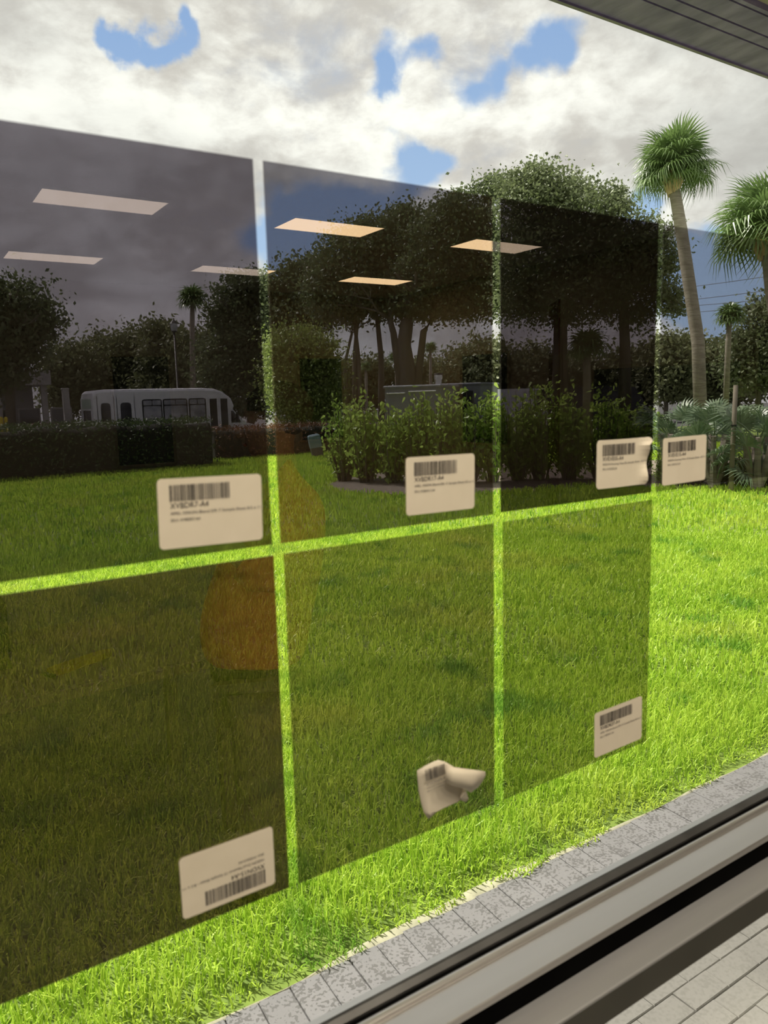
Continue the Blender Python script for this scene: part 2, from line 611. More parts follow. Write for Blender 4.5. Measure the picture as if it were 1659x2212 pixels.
def grass_patches():
    t = MAT['grass'].node_tree
    bs = [n for n in t.nodes if n.type == 'BSDF_PRINCIPLED'][0]
    tr = [n for n in t.nodes if n.type == 'BSDF_TRANSLUCENT'][0]
    src = bs.inputs['Base Color'].links[0].from_socket
    tc = nn(t, 'ShaderNodeTexCoord')
    no = nn(t, 'ShaderNodeTexNoise')
    no.inputs['Scale'].default_value = 2.3
    no.inputs['Detail'].default_value = 3
    t.links.new(tc.outputs['Object'], no.inputs['Vector'])
    mr = nn(t, 'ShaderNodeMapRange', interpolation_type='SMOOTHSTEP')
    t.links.new(no.outputs['Fac'], mr.inputs[0])
    mr.inputs[1].default_value, mr.inputs[2].default_value = .54, .70
    c = mixc(t, mth(t, 'MULTIPLY', mr.outputs[0], .75), src, (0.15, 0.36, 0.045))
    n2 = nn(t, 'ShaderNodeTexNoise')
    n2.inputs['Scale'].default_value = 1.1
    n2.inputs['Detail'].default_value = 4
    t.links.new(tc.outputs['Object'], n2.inputs['Vector'])
    m2 = nn(t, 'ShaderNodeMapRange', interpolation_type='SMOOTHSTEP')
    t.links.new(n2.outputs['Fac'], m2.inputs[0])
    m2.inputs[1].default_value, m2.inputs[2].default_value = .50, .72
    c = mixc(t, mth(t, 'MULTIPLY', m2.outputs[0], .5), c, (0.62, 0.66, 0.12))
    t.links.new(c, bs.inputs['Base Color'])
    t.links.new(c, tr.inputs[0])


grass_patches()
part_n = put('lawn_grass', grass_blades('grass_near', 1.75, 4.6, 6500, 0.0052, 0.085), MAT['grass'])
tag(part_n, 'bright green mown grass blades of the lawn nearest the window', 'grass', kind='stuff')
o = put('lawn_grass', grass_blades('grass_mid', 4.55, 9.5, 2300, 0.009, 0.085), MAT['grass'])
tag(o, 'bright green lawn grass in the middle distance before the shrubs', 'grass', kind='stuff')
o = put('lawn_grass', grass_blades('grass_far', 9.4, 26.0, 420, 0.024, 0.085, -8, 70, seg=1), MAT['grass'])
tag(o, 'far lawn grass running back to the clipped hedge', 'grass', kind='stuff')


def build_bed():
    mb = MB()
    for (bx, by, rx, ry) in BED:
        ring = [(bx + rx * 1.02 * (1 + .03 * math.sin(5 * a)) * math.cos(a), by + ry * 1.02 * (1 + .04 * math.sin(3 * a + 1)) * math.sin(a)) for a in np.linspace(0, 2 * math.pi, 36, endpoint=False)]
        V = [(bx, by, 0.05)] + [(bx + (p[0] - bx) * .7, by + (p[1] - by) * .7, 0.045) for p in ring] + [(p[0], p[1], 0.0) for p in ring]
        n = len(ring)
        f = [(0, 1 + i, 1 + (i + 1) % n) for i in range(n)] + [(1 + i, 1 + n + i, 1 + n + (i + 1) % n, 1 + (i + 1) % n) for i in range(n)]
        mb.add(V, f)
    o = part('mulch_bed', mb, MAT['mulch'])
    tag(o, 'grey brown mulch bed under the big leafy shrubs', 'mulch', kind='stuff')


build_bed()

# ------------------------------------------------------------------ paving
def paver_mat(name, light, dark, lo, hi):
    M = bpy.data.materials.new(name)
    M.use_nodes = True
    t = M.node_tree
    p = t.nodes['Principled BSDF']
    tc = nn(t, 'ShaderNodeTexCoord')
    oi = nn(t, 'ShaderNodeObjectInfo')
    add = nn(t, 'ShaderNodeVectorMath', operation='ADD')
    t.links.new(tc.outputs['Object'], add.inputs[0])
    sc_ = nn(t, 'ShaderNodeVectorMath', operation='SCALE')
    t.links.new(oi.outputs['Location'], sc_.inputs[0])
    sc_.inputs['Scale'].default_value = 1.0
    t.links.new(sc_.outputs[0], add.inputs[1])
    no = nn(t, 'ShaderNodeTexNoise')
    no.inputs['Scale'].default_value = 92
    no.inputs['Detail'].default_value = 2.5
    no.inputs['Roughness'].default_value = .45
    t.links.new(add.outputs[0], no.inputs['Vector'])
    n2 = nn(t, 'ShaderNodeTexNoise')
    n2.inputs['Scale'].default_value = 16
    t.links.new(add.outputs[0], n2.inputs['Vector'])
    s = mth(t, 'ADD', mth(t, 'MULTIPLY', no.outputs['Fac'], .65), mth(t, 'MULTIPLY', n2.outputs['Fac'], .35))
    mr = nn(t, 'ShaderNodeMapRange', interpolation_type='SMOOTHSTEP')
    t.links.new(s, mr.inputs[0])
    mr.inputs[1].default_value, mr.inputs[2].default_value = lo, hi
    fine = nn(t, 'ShaderNodeTexNoise')
    fine.inputs['Scale'].default_value = 420
    t.links.new(add.outputs[0], fine.inputs['Vector'])
    c = mixc(t, mr.outputs[0], light, dark)
    c = mixc(t, mth(t, 'MULTIPLY', fine.outputs['Fac'], .35), c, tuple(x * .7 for x in light))
    v = mixc(t, mth(t, 'MULTIPLY', oi.outputs['Random'], .22), c, tuple(x * .6 for x in light))
    t.links.new(v, p.inputs['Base Color'])
    p.inputs['Roughness'].default_value = .85
    b = nn(t, 'ShaderNodeBump')
    b.inputs['Strength'].default_value = .25
    b.inputs['Distance'].default_value = .002
    t.links.new(fine.outputs['Fac'], b.inputs['Height'])
    t.links.new(b.outputs[0], p.inputs['Normal'])
    return M


MAT['paver_spot'] = paver_mat('rain_spotted_paver', (0.215, 0.207, 0.222), (0.108, 0.102, 0.106), .515, .545)
MAT['paver'] = paver_mat('grey_paver', (0.225, 0.212, 0.205), (0.18, 0.17, 0.162), .46, .62)
MAT['sand'] = mat('joint_sand', (0.07, 0.065, 0.055), (0.13, 0.12, 0.10), 60, 0.95, bump=.4)
MAT['kerb'] = mat('pale_concrete_haunch', (0.40, 0.38, 0.28), (0.30, 0.285, 0.21), 18, 0.95, bump=.4)


def build_paving():
    base = struct(part('paved_path', MB().box((-12, 0.02, -0.08), (25, 1.31, -0.014)), MAT['sand']))
    # soldier course beside the grass
    me = MB().bbox((-.0485, -.098, -.05), (.0485, .098, 0.0), .003).mesh('edge_paver')
    me.materials.append(MAT['paver_spot'])
    k = 0
    for i in range(-18, 52):
        x = 0.459 - 0.05 + 0.1003 * i
        o = put('edge_paver', me, None, base)
        o.location = (x, 1.214 + rng.normal(0, .001), rng.normal(0, .001))
        o.rotation_euler = (rng.normal(0, .004), rng.normal(0, .004), -.045 + rng.normal(0, .006))
    # running bond rows up to the building
    me2 = MB().bbox((-.0765, -.0375, -.05), (.0765, .0375, -.001), .0025).mesh('paver')
    me2.materials.append(MAT['paver'])
    rest = MB()
    for j in range(14):
        y = 0.665 + 0.0385 + 0.0775 * (j - 8)
        if y > 1.08:
            continue
        for i in range(-10, 40):
            x = 1.276 + 0.0775 + 0.155 * i + (0.0775 if (j % 2) else 0)
            if .15 < x < 3.15:
                o = put('paver', me2, None, base)
                o.location = (x, y, rng.normal(0, .0012))
                o.rotation_euler = (rng.normal(0, .004), rng.normal(0, .004), rng.normal(0, .003))
            else:
                rest.bbox((x - .0765, y - .0375, -.05), (x + .0765, y + .0375, -.001), .0025)
    part('distant_pavers', rest, MAT['paver'], base, kind='stuff')
    # pale concrete haunch exposed in places along the grass edge
    mb = MB()
    xs = np.linspace(-1.5, 7, 90)
    V, f = [], []
    for i, x in enumerate(xs):
        wd = .004 + .032 * max(0, math.sin(x * 2.4 - 1.2)) + .006 * math.sin(x * 11)
        V += [(x, 1.309, -.004), (x, 1.312 + wd, .002), (x, 1.33 + wd, -.03)]
        if i:
            a = 3 * (i - 1)
            f += [(a, a + 3, a + 4, a + 1), (a + 1, a + 4, a + 5, a + 2)]
    struct(part('trim_1', mb.add(V, f), MAT['kerb'], smooth=True))


build_paving()

# ------------------------------------------------------------------ building shell
RX0, RX1, RY1, CEIL = -5.5, 8.5, -12.9, 3.71
MAT['ceil'] = mat('white_ceiling_tile', (0.80, 0.79, 0.76), (0.74, 0.73, 0.70), 40, 0.9)
MAT['wall'] = mat('warm_beige_wall', (0.50, 0.44, 0.34), (0.46, 0.40, 0.31), 3, 0.85)
MAT['floor'] = mat('grey_brown_carpet', (0.36, 0.335, 0.30), (0.29, 0.27, 0.24), 60, 0.95, detail=8, bump=.3)
MAT['dark_panel'] = mat('dark_wall_opening', (0.010, 0.012, 0.012), (0.02, 0.022, 0.022), 3, 0.3)
MAT['trim'] = mat('tan_door_trim', (0.42, 0.34, 0.22), (0.36, 0.29, 0.19), 6, 0.6)


def build_room():
    struct(part('floor', MB().box((RX0, RY1, -.12), (RX1, -0.02, 0.0)), MAT['floor']))
    struct(part('ceiling', MB().box((RX0, RY1, CEIL), (RX1, 0.12, CEIL + .15)), MAT['ceil']))
    wb = struct(part('wall_back', MB().box((RX0, RY1 - .15, 0), (RX1, RY1, CEIL)), MAT['wall']))
    wr = struct(part('wall_right', MB().box((RX1, RY1, 0), (RX1 + .15, .12, CEIL)), MAT['wall']))
    wl = struct(part('wall_left', MB().box((RX0 - .15, RY1, 0), (RX0, .12, CEIL)), MAT['wall']))
    # front wall around the window
    mb = MB().box((RX0, 0.0, 0), (-2.3, .12, CEIL)).box((2.9, 0.0, 0), (RX1, .12, CEIL)).box((-2.3, 0.0, 2.98), (2.9, .12, CEIL))
    struct(part('wall_front', mb, MAT['stucco']))

    def opening(name, wall, axis, a0, a1, z0, z1):
        t = .05
        e = struct_empty(name)
        if axis == 'y':   # on the back wall
            y = RY1
            part('dark_pane', MB().box((a0, y - .0, z0), (a1, y + .012, z1)), MAT['dark_panel'], e)
            part('casing', MB().box((a0 - t, y, z0 - t), (a0, y + .03, z1 + t)).box((a1, y, z0 - t), (a1 + t, y + .03, z1 + t)).box((a0, y, z1), (a1, y + .03, z1 + t)).box((a0, y, z0 - t), (a1, y + .03, z0)), MAT['trim'], e)
        else:
            x = RX1
            part('dark_pane', MB().box((x - .012, a0, z0), (x, a1, z1)), MAT['dark_panel'], e)
            part('casing', MB().box((x - .03, a0 - t, z0 - t), (x, a0, z1 + t)).box((x - .03, a1, z0 - t), (x, a1 + t, z1 + t)).box((x - .03, a0, z1), (x, a1, z1 + t)).box((x - .03, a0, z0 - t), (x, a1, z0)), MAT['trim'], e)
    opening('window_2', wb, 'y', 2.92, 3.88, .65, 2.49)
    opening('window_3', wb, 'y', 6.45, 7.38, .91, 2.48)
    opening('window_4', wr, 'x', -10.40, -9.20, .85, 2.39)
    opening('window_5', wr, 'x', -7.32, -5.0, .62, 2.02)
    opening('window_6', wr, 'x', -4.78, -3.6, .62, 2.45)


build_room()


def emis_mat(name, c, s):
    M = bpy.data.materials.new(name)
    M.use_nodes = True
    t = M.node_tree
    t.nodes.clear()
    out = nn(t, 'ShaderNodeOutputMaterial')
    e = nn(t, 'ShaderNodeEmission')
    e.inputs[0].default_value = (*c, 1)
    e.inputs[1].default_value = s
    t.links.new(e.outputs[0], out.inputs[0])
    return M


MAT['diffuser'] = emis_mat('lit_diffuser', (1.0, 0.87, 0.70), TROFFER_STRENGTH)
MAT['troffer'] = mat('white_fixture_frame', (0.75, 0.75, 0.73), (0.7, 0.7, 0.68), 10, 0.5)


def build_troffers():
    frame = MB()
    for (a, b) in (((-.61, -.305), (.61, -.285)), ((-.61, .285), (.61, .305)), ((-.61, -.285), (-.59, .285)), ((.59, -.285), (.61, .285))):
        frame.box((*a, -.025), (*b, 0.0))
    fme = frame.mesh('fixture_frame')
    fme.materials.append(MAT['troffer'])
    dme = MB().box((-.59, -.285, -.02), (.59, .285, -.008)).mesh('diffuser')
    dme.materials.append(MAT['diffuser'])
    rows = ['nearest the window', 'in the middle row', 'in the row by the back wall']
    cols = ['leftmost', 'left of centre', 'middle', 'right of centre', 'rightmost']
    for j, y in enumerate((-1.09, -7.63, -10.9)):
        for i in range(5):
            x = -3.54 + 2.6 * i + (.12 if j == 2 else 0)
            t = thing('ceiling_light', 'lit rectangular ceiling light panel, %s one %s' % (cols[i], rows[j]), 'light', (x, y, CEIL), 0, 'recessed ceiling light panels')
            put('fixture_frame', fme, None, t)
            put('diffuser', dme, None, t)


build_troffers()


def build_added_track_light():  # unseen track with spots, added to brighten the paper labels
    t = thing('added_track_light', 'added ceiling track with four spot heads brightening the film labels', 'light', (0.05, -1.55, CEIL))
    part('track', MB().box((-1.2, -.02, -.03), (1.2, .02, 0)), MAT['troffer'], t)
    for x in (-.9, -.3, .3, .9):
        tgt = np.array([x * .45 + .06, 1.55, 1.5 - CEIL])
        p = np.array([x, 0, -.12])
        d = (tgt - p) / np.linalg.norm(tgt - p)
        h = part('spot_head', MB().tube([p - d * .10, p + d * .02, p + d * .06], [.03, .045, .05], 14).tube([(x, 0, -.03), tuple(p - d * .05)], .008, 6), MAT['alu_dark'], t)
        part('lamp_lens', MB().tube([p + d * .058, p + d * .062], [.045, .045], 14), MAT['lens'], h)
        L = bpy.data.lights.new('added_spot_lamp', 'SPOT')
        L.energy = ADDED_TRACK_WATTS
        L.color = (1.0, .86, .66)
        L.spot_size = math.radians(50)
        L.spot_blend = .6
        L.shadow_soft_size = .04
        lo = bpy.data.objects.new('added_spot_lamp', L)
        col.objects.link(lo)
        lo.parent = t
        lo.location = tuple(p + d * .10)
        lo.rotation_euler = Vector(-d).to_track_quat('Z', 'Y').to_euler()


MAT['lens'] = emis_mat('added_spot_lens', (1.0, .86, .66), 12.0)
build_added_track_light()

# ------------------------------------------------------------------ window
WX0, WX1 = -2.3, 2.9


def build_window():
    w = struct_empty('window_1')
    part('glass_pane', MB().box((WX0, 0.0, 1.157), (WX1, .006, 2.93)), MAT['glass'], w)
    part('glass_pane', MB().box((WX0, 0.0, 0.10), (WX1, .006, 1.09)), MAT['glass'], w)
    # horizontal rail, a stack of extrusions seen from above
    part('gasket', MB().prism([(0.0, 1.150), (0.0, 1.1632), (-.003, 1.1628), (-.008, 1.1592), (-.0085, 1.150)], 0, WX0, WX1), MAT['gasket'], w)
    part('gasket_shadow_seal', MB().prism([(-.0085, 1.150), (-.0085, 1.1570), (-.0112, 1.1570), (-.0112, 1.150)], 0, WX0, WX1), MAT['recess_black'], w)
    rb = [(-.0112, 1.148)] + [(-.0156 + .0044 * math.cos(a), 1.1548 + .0030 * math.sin(a)) for a in np.linspace(0, math.pi, 9)] + [(-.0200, 1.148)]
    part('glazing_bead', MB().prism(rb, 0, WX0, WX1), MAT['alu'], w, smooth=False)
    part('upper_ledge', MB().prism([(.02, 1.140), (.02, 1.150), (-.0205, 1.153), (-.0535, 1.153), (-.0545, 1.152), (-.0545, 1.146), (-.02, 1.140)], 0, WX0, WX1), MAT['alu'], w)
    part('recess_strip', MB().prism([(.02, 1.120), (.02, 1.140), (-.020, 1.146), (-.0505, 1.1465), (-.0525, 1.122), (-.0525, 1.118)], 0, WX0, WX1), MAT['recess_black'], w)  # darkness of the recess under the ledge put into a near-black strip
    part('lower_ledge', MB().prism([(.02, 1.100), (.02, 1.121), (-.084, 1.1215), (-.085, 1.1205), (-.085, 1.118), (-.08, 1.110)], 0, WX0, WX1), MAT['alu_satin'], w)
    part('rail_face', MB().prism([(.02, 1.086), (.02, 1.102), (-.079, 1.118), (-.0845, 1.118), (-.0845, 1.0862)], 0, WX0, WX1), MAT['alu_dark'], w)
    part('outer_rail', MB().box((WX0, .006, 1.088), (WX1, .03, 1.125)), MAT['alu_dark'], w)
    part('head_rail', MB().box((WX0, -.05, 2.92), (WX1, .05, 2.98)), MAT['alu_dark'], w)
    part('sill_rail', MB().box((WX0, -.05, 0.02), (WX1, .05, 0.11)), MAT['alu_dark'], w)
    for x in (WX0, WX1 - .06, -1.35, 1.35):
        part('mullion', MB().box((x, -.05, .11), (x + .06, .05, 2.92)), MAT['alu_dark'], w)


build_window()


def build_overhang():
    e = struct_empty('roof_overhang')
    Z = 3.0
    part('beige_soffit', MB().box((-9, 0.12, Z + .02), (16, 1.138, Z + .06)), MAT['stucco'], e)
    part('backing', MB().box((-9, 1.138, Z + .03), (16, 1.46, Z + .06)), MAT['black'], e)
    for (y0, y1) in ((1.313, 1.448), (1.256, 1.304), (1.163, 1.247), (1.139, 1.155)):
        part('fascia_board', MB().box((-9, y0, Z), (16, y1, Z + .05)), MAT['soffit'], e)
    part('drip_edge', MB().box((-9, 1.446, Z - .008), (16, 1.460, Z + .30)), MAT['soffit_lip'], e)
    part('roof_deck', MB().box((-9, 0.12, Z + .06), (16, 1.446, Z + .30)), MAT['stucco'], e)


build_overhang()

# ------------------------------------------------------------------ film samples on the glass
# name: (x, z, tilt, width, height, transmission, r0, reflection colour)
FILMS = {
    1: (-.2234, 1.7299, .0020, .2159, .2796, (.192, .176, .208), .080, (1, .92, .88)),
    2: (0.0, 1.7300, -.0004, .2161, .2797, (.300, .300, .355), .215, (1, .78, .50)),
    3: (.2255, 1.7303, -.0016, .2163, .2793, (.115, .102, .122), .085, (1, .86, .74)),
    4: (.4494, 1.7296, -.0004, .2159, .2792, (.480, .465, .500), .080, (1, .93, .82)),
    5: (-.2226, 1.4422, -.0017, .2159, .2795, (.200, .140, .180), .210, (1, .88, .74)),
    6: (.0011, 1.4419, -.0010, .2145, .2796, (.400, .345, .400), .100, (1, .90, .76)),
    7: (.2281, 1.4423, .0022, .2163, .2792, (.480, .455, .460), .050, (1, .93, .8)),
}
FILM_LABEL = {
    1: 'dark grey tint film sheet in the upper row, in front of the white bus',
    2: 'blue-grey tint film sheet in the upper row, in front of the big oak trunks',
    3: 'nearly black tint film sheet in the upper row with a wavy-edged paper label',
    4: 'grey tint film sheet farthest right in the upper row, before the palm trunk',
    5: 'brownish tint film sheet in the lower row with its label upside down',
    6: 'middle tint film sheet in the lower row with a crumpled peeling label',
    7: 'lightest olive tint film sheet, right end of the lower row',
}
# labels: film, (x0, z_top) of the upper left corner, width, height, upside down, code, line 2, line 3
STICK = {
    1: (-.2005, 1.6475, .0784, .0500, .028, False, 'XVBDR7-A4', 'XPEL VISION Blend DR 7 Sample Sheet 8.5 x 11', 'SKU: XVBDR7-A4', .0445),
    2: (.0102, 1.6490, .0750, .0497, .012, False, 'XVBDR17-A4', 'XPEL VISION Blend DR 17 Sample Sheet 8.5 x 11', 'SKU: XVBDR17-A4', .046),
    3: (.2453, 1.6507, .0800, .0498, 0, False, 'XVEVE05-A4', 'VISION Evening View 05 Sample Sheet - 8.27 x', 'SKU: XVEVE05-A4', .050),
    4: (.3496, 1.6478, .0774, .0518, -.01, False, 'XVEVE15-A4', 'VISION Evening View 15 Sample Sheet - 8.27 x', 'SKU: XVEVE15-A4', .0485),
    5: (-.2037, 1.3622, .0764, .0504, 0, True, 'XVDN15-A4', 'VISION Dual Neutral 15 Sample Sheet - 8.5 x 11', 'SKU: XVDN15-A4', .050),
    6: (.0160, 1.3690, .0780, .0510, 0, False, 'XVDN25-A4', 'VISION Dual Neutral 25', 'SKU: XVDN25-A4', .045),
    7: (.2480, 1.3595, .0776, .0510, -.015, False, 'XVBDR37-A4', 'XPEL VISION Blend DR 37 Sample Sheet 8.5 x 11', 'SKU: XVBDR37-A4', .052),
}


def text_mesh(s, size, width=None):
    cu = bpy.data.curves.new('print', 'FONT')
    cu.body = s
    cu.size = size
    cu.resolution_u = 3
    ob = bpy.data.objects.new('print', cu)
    me = bpy.data.meshes.new_from_object(ob)
    n = len(me.vertices)
    v = np.zeros(n * 3, np.float32)
    me.vertices.foreach_get('co', v)
    v = v.reshape(-1, 3)
    faces = [list(p.vertices) for p in me.polygons]
    bpy.data.objects.remove(ob)
    bpy.data.curves.remove(cu)
    bpy.data.meshes.remove(me)
    if width:
        k = width / (v[:, 0].max() - v[:, 0].min())
        v[:, 0] *= k
    return v, faces


def rounded(w, h, r, n=5):
    pts = []
    for (cx, cz, a0) in ((w - r, -r, 0), (r, -r, 90), (r, -h + r, 180), (w - r, -h + r, 270)):
        for k in range(n):
            a = math.radians(a0 + 90 * k / (n - 1))
            pts.append((cx + r * math.cos(a), cz + r * math.sin(a)))
    return pts


def curl(u, v, w, h, kind):
    """how far a point of a paper label stands off the film (metres)"""
    if kind == 3:      # right edge lifted and wavy
        s = max(0, (u / w - .72) / .28)
        return .004 * s * s * (1 + .8 * math.sin(v / h * 9))
    return 0.0


def build_films():
    for k, (x, z, a, w, h, T, r0, rc) in FILMS.items():
        m_ = sheet_mat('tint_film_%d' % k, tuple(math.sqrt(c) for c in T), r0, rc)
        t = thing('film_sample', FILM_LABEL[k], 'tint film', (x, -.0005, z), 0, 'tint film sample sheets on the window')
        t.rotation_euler = (0, -a, 0)
        part('film_sheet', MB().box((-w / 2, -.0002, -h / 2), (w / 2, .0002, h / 2)), m_, t)
        sx, sz, sw, sh, sa, flip, code, l2, l3, bw = STICK[k]
        Y = -.0012
        ca, sa_ = math.cos(sa), math.sin(sa)

        def place(pts, lift=0.0):
            """label coordinates (u right, v down negative) to film-local 3-D"""
            out = []
            for (u, v) in pts:
                d = curl(u, -v, sw, sh, k)
                if k == 3:
                    uu = u - .010 * max(0, (u / sw - .7) / .3) ** 1.5 * (0.0 if v > -.006 else (.55 + .25 * math.cos(v / sh * 7)))
                    vv = v + .002 * (u / sw - .5) ** 2
                else:
                    uu, vv = u, v
                if flip:
                    uu, vv = sw - uu, -sh - vv
                out.append((sx - x + ca * uu + sa_ * vv, Y - d - lift, sz - z - sa_ * uu + ca * vv))
            return out
        if k != 6:
            nu, nv = 24, 12
            out = rounded(sw, sh, .0032)
            mb = MB()
            if k == 3:
                V, f = [], []
                for j in range(nv + 1):
                    for i in range(nu + 1):
                        V.append((sw * i / nu, -sh * j / nv))
                f = [(j * (nu + 1) + i, (j + 1) * (nu + 1) + i, (j + 1) * (nu + 1) + i + 1, j * (nu + 1) + i + 1) for j in range(nv) for i in range(nu)]
                for (ci, su, sv2) in ((0, 1, -1), (nu, -1, -1), (nv * (nu + 1), 1, 1), (nv * (nu + 1) + nu, -1, 1)):
                    V[ci] = (V[ci][0] + su * .0012, V[ci][1] + sv2 * .0012)
                mb.add(place(V), f)
            else:
                a_ = place(out)
                b_ = [(p[0], p[1] - .00015, p[2]) for p in a_]
                n = len(out)
                mb.add(a_ + b_, [tuple(range(n)), tuple(range(n, 2 * n))[::-1]] + [(i, (i + 1) % n, n + (i + 1) % n, n + i) for i in range(n)])
            lab = part('paper_label', mb, MAT['paper'], t)
            lab['label'] = 'cream paper barcode label'
            rows = [(code, .0115 + .0118 + .0046, .0052, None, .0085), ]
            lift = .0006
            bars = MB()
            rr = random.Random(code)
            u = .0085
            end = .0085 + bw
            first = True
            while u < end:
                wd = rr.choice((.00034, .00034, .00055, .00095))
                if first:
                    wd = .0009
                    first = False
                q = place([(u, -.0045), (min(u + wd, end), -.0045), (min(u + wd, end), -.0045 - .0118), (u, -.0045 - .0118)], lift)
                bars.add(q, [(0, 1, 2, 3)])
                u += wd + rr.choice((.00034, .00034, .0005, .0008))
            part('barcode', bars, MAT['ink'], lab)
            tx = MB()
            for (s, v0, size, width) in ((code, .0212, .0056, .0282 * len(code) / 9), (l2, .0258, .0030, sw - .0098), (l3, .0306, .0030, .0215)):
                v, f = text_mesh(s, size, width)
                tx.add(place([(.0085 + p[0], -v0 + p[1]) for p in v], lift), f)
            part('printed_text', tx, MAT['ink'], lab)
        else:
            crumpled(t, x, z)


def crumpled(t, fx, fz):
    def P(u, v, d):
        """u, v: pixels in the photo around the label, d metres off the film"""
        dv = ray(u, v)
        s = (-.0012 - d - CAM[1]) / dv[1]
        q = CAM + dv * s
        return (q[0] - fx, q[1] + .0005, q[2] - fz)
    k = 500 / 1659.0

    def c(x, y):
        return 600 + x * k, 1500 + y * k
    # main sheet: rows from top to bottom, bowed off the film towards the right
    rows = [[(1000, 548, 0), (1060, 512, .001), (1110, 486, .002), (1150, 471, .003), (1195, 482, .006), (1235, 505, .010), (1275, 530, .012)],
            [(1003, 600, 0), (1060, 575, .001), (1110, 555, .002), (1155, 545, .003), (1200, 560, .005), (1245, 590, .008), (1280, 610, .010)],
            [(1012, 690, 0), (1065, 670, 0), (1115, 650, .001), (1165, 640, .003), (1220, 645, .005), (1280, 665, .007), (1345, 690, .009)],
            [(1030, 780, 0), (1080, 765, 0), (1130, 745, .001), (1180, 728, .002), (1230, 715, .004), (1290, 715, .005), (1330, 720, .006)],
            [(1048, 845, 0), (1090, 850, 0), (1140, 838, 0), (1190, 812, .001), (1240, 790, .002), (1285, 770, .003), (1318, 752, .004)],
            [(1082, 895, 0), (1100, 878, 0), (1142, 842, 0), (1192, 815, .001), (1242, 792, .002), (1287, 772, .003), (1319, 755, .004)]]
    V = [P(*c(a, b), d) for r in rows for (a, b, d) in r]
    n = 7
    f = [(j * n + i, (j + 1) * n + i, (j + 1) * n + i + 1, j * n + i + 1) for j in range(5) for i in range(n - 1)]
    lab = part('paper_label', MB().add(V, f), MAT['paper'], t, smooth=True)
    lab['label'] = 'crumpled cream barcode label peeling off at its right side'
    mo = lab.modifiers.new('thickness', 'SOLIDIFY')
    mo.thickness = .0004
    # folded flap lying over it
    fl = [[(1205, 500, .010), (1262, 520, .015), (1330, 530, .017), (1410, 540, .016), (1488, 550, .014)],
          [(1205, 560, .013), (1258, 565, .018), (1330, 575, .021), (1405, 580, .019), (1490, 580, .016)],
          [(1200, 600, .013), (1250, 620, .018), (1325, 630, .020), (1395, 640, .018), (1470, 620, .015)],
          [(1215, 640, .011), (1262, 655, .014), (1325, 672, .016), (1385, 703, .014), (1435, 668, .013)]]
    V = [P(*c(a, b), d) for r in fl for (a, b, d) in r]
    n = 5
    f = [(j * n + i, (j + 1) * n + i, (j + 1) * n + i + 1, j * n + i + 1) for j in range(3) for i in range(n - 1)]
    f1 = part('folded_flap', MB().add(V, f), MAT['paper'], lab, smooth=True)
    mo = f1.modifiers.new('thickness', 'SOLIDIFY')
    mo.thickness = .0004
    V = [P(*c(a, b), d) for (a, b, d) in ((1330, 672, .010), (1350, 690, .014), (1368, 745, .010), (1350, 768, .006), (1325, 762, .004), (1308, 740, .009))]
    f2 = part('curled_corner', MB().add(V, [(0, 1, 5), (1, 2, 5), (2, 3, 4), (2, 4, 5)]), MAT['paper'], lab)
    mo = f2.modifiers.new('thickness', 'SOLIDIFY')
    mo.thickness = .0004

    # print: mapped with a bilinear patch on the flat left side of the sheet
    A, B, C_, D_ = (1052, 543), (1205, 492), (1215, 640), (1072, 705)

    def S(u, v):
        x = (1 - u) * (1 - v) * A[0] + u * (1 - v) * B[0] + u * v * C_[0] + (1 - u) * v * D_[0]
        y = (1 - u) * (1 - v) * A[1] + u * (1 - v) * B[1] + u * v * C_[1] + (1 - u) * v * D_[1]
        return P(*c(x, y), .0045 + .003 * max(0, u - .6) * 2.5)
    bars = MB()
    rr = random.Random(5)
    u = 0.02
    while u < .97:
        wd = rr.choice((.012, .012, .022, .04))
        bars.add([S(u, 0), S(u + wd, 0), S(u + wd, .5), S(u, .5)], [(0, 1, 2, 3)])
        u += wd + rr.choice((.012, .014, .024))
    part('barcode', bars, MAT['ink'], lab)
    tx = MB()
    for (s, v0, size, wd, asp) in (('XVDN25-A', .72, .17, .97, 1), ('VISION Dual Ne', .86, .085, .95, 1), ('SKU: XVDN25', .99, .085, .8, 1)):
        v, ff = text_mesh(s, size, wd)
        tx.add([S(min(p[0], .99), v0 - p[1]) for p in v], ff)
    part('printed_text', tx, MAT['ink'], lab)


build_films()

# ------------------------------------------------------------------ plants
def crown_points(blobs, r, nleaf, clump=0.45, fill=0.75):
    """leaf centres gathered into clumps inside ellipsoids given as (px, py, half width px, half height px)"""
    k = mpp(r)
    vol = np.array([b[2] * b[2] * b[3] for b in blobs], float) ** .75
    vol /= vol.sum()
    out = []
    for b, v in zip(blobs, vol):
        c = at(b[0], b[1], r)
        R = np.array([b[2] * k, b[2] * k * .9, b[3] * k])
        n = max(60, int(nleaf * v * 2.4))
        nc = max(6, int(n / 60))
        u = rng.normal(size=(nc, 3))
        u /= np.linalg.norm(u, axis=1)[:, None]
        u *= (rng.uniform(0.25, 1, nc) ** .5)[:, None]
        cc = c + u * R
        idx = rng.integers(0, nc, n)
        sp = clump * rng.uniform(.5, 1.2, nc)
        out.append(cc[idx] + rng.normal(size=(n, 3)) * (sp[idx] * np.minimum(1, R.min() / .8))[:, None] * np.array([1, 1, .7]))
    return np.concatenate(out)


def gz(p):
    return float(ground_z(np.array(p[1])))


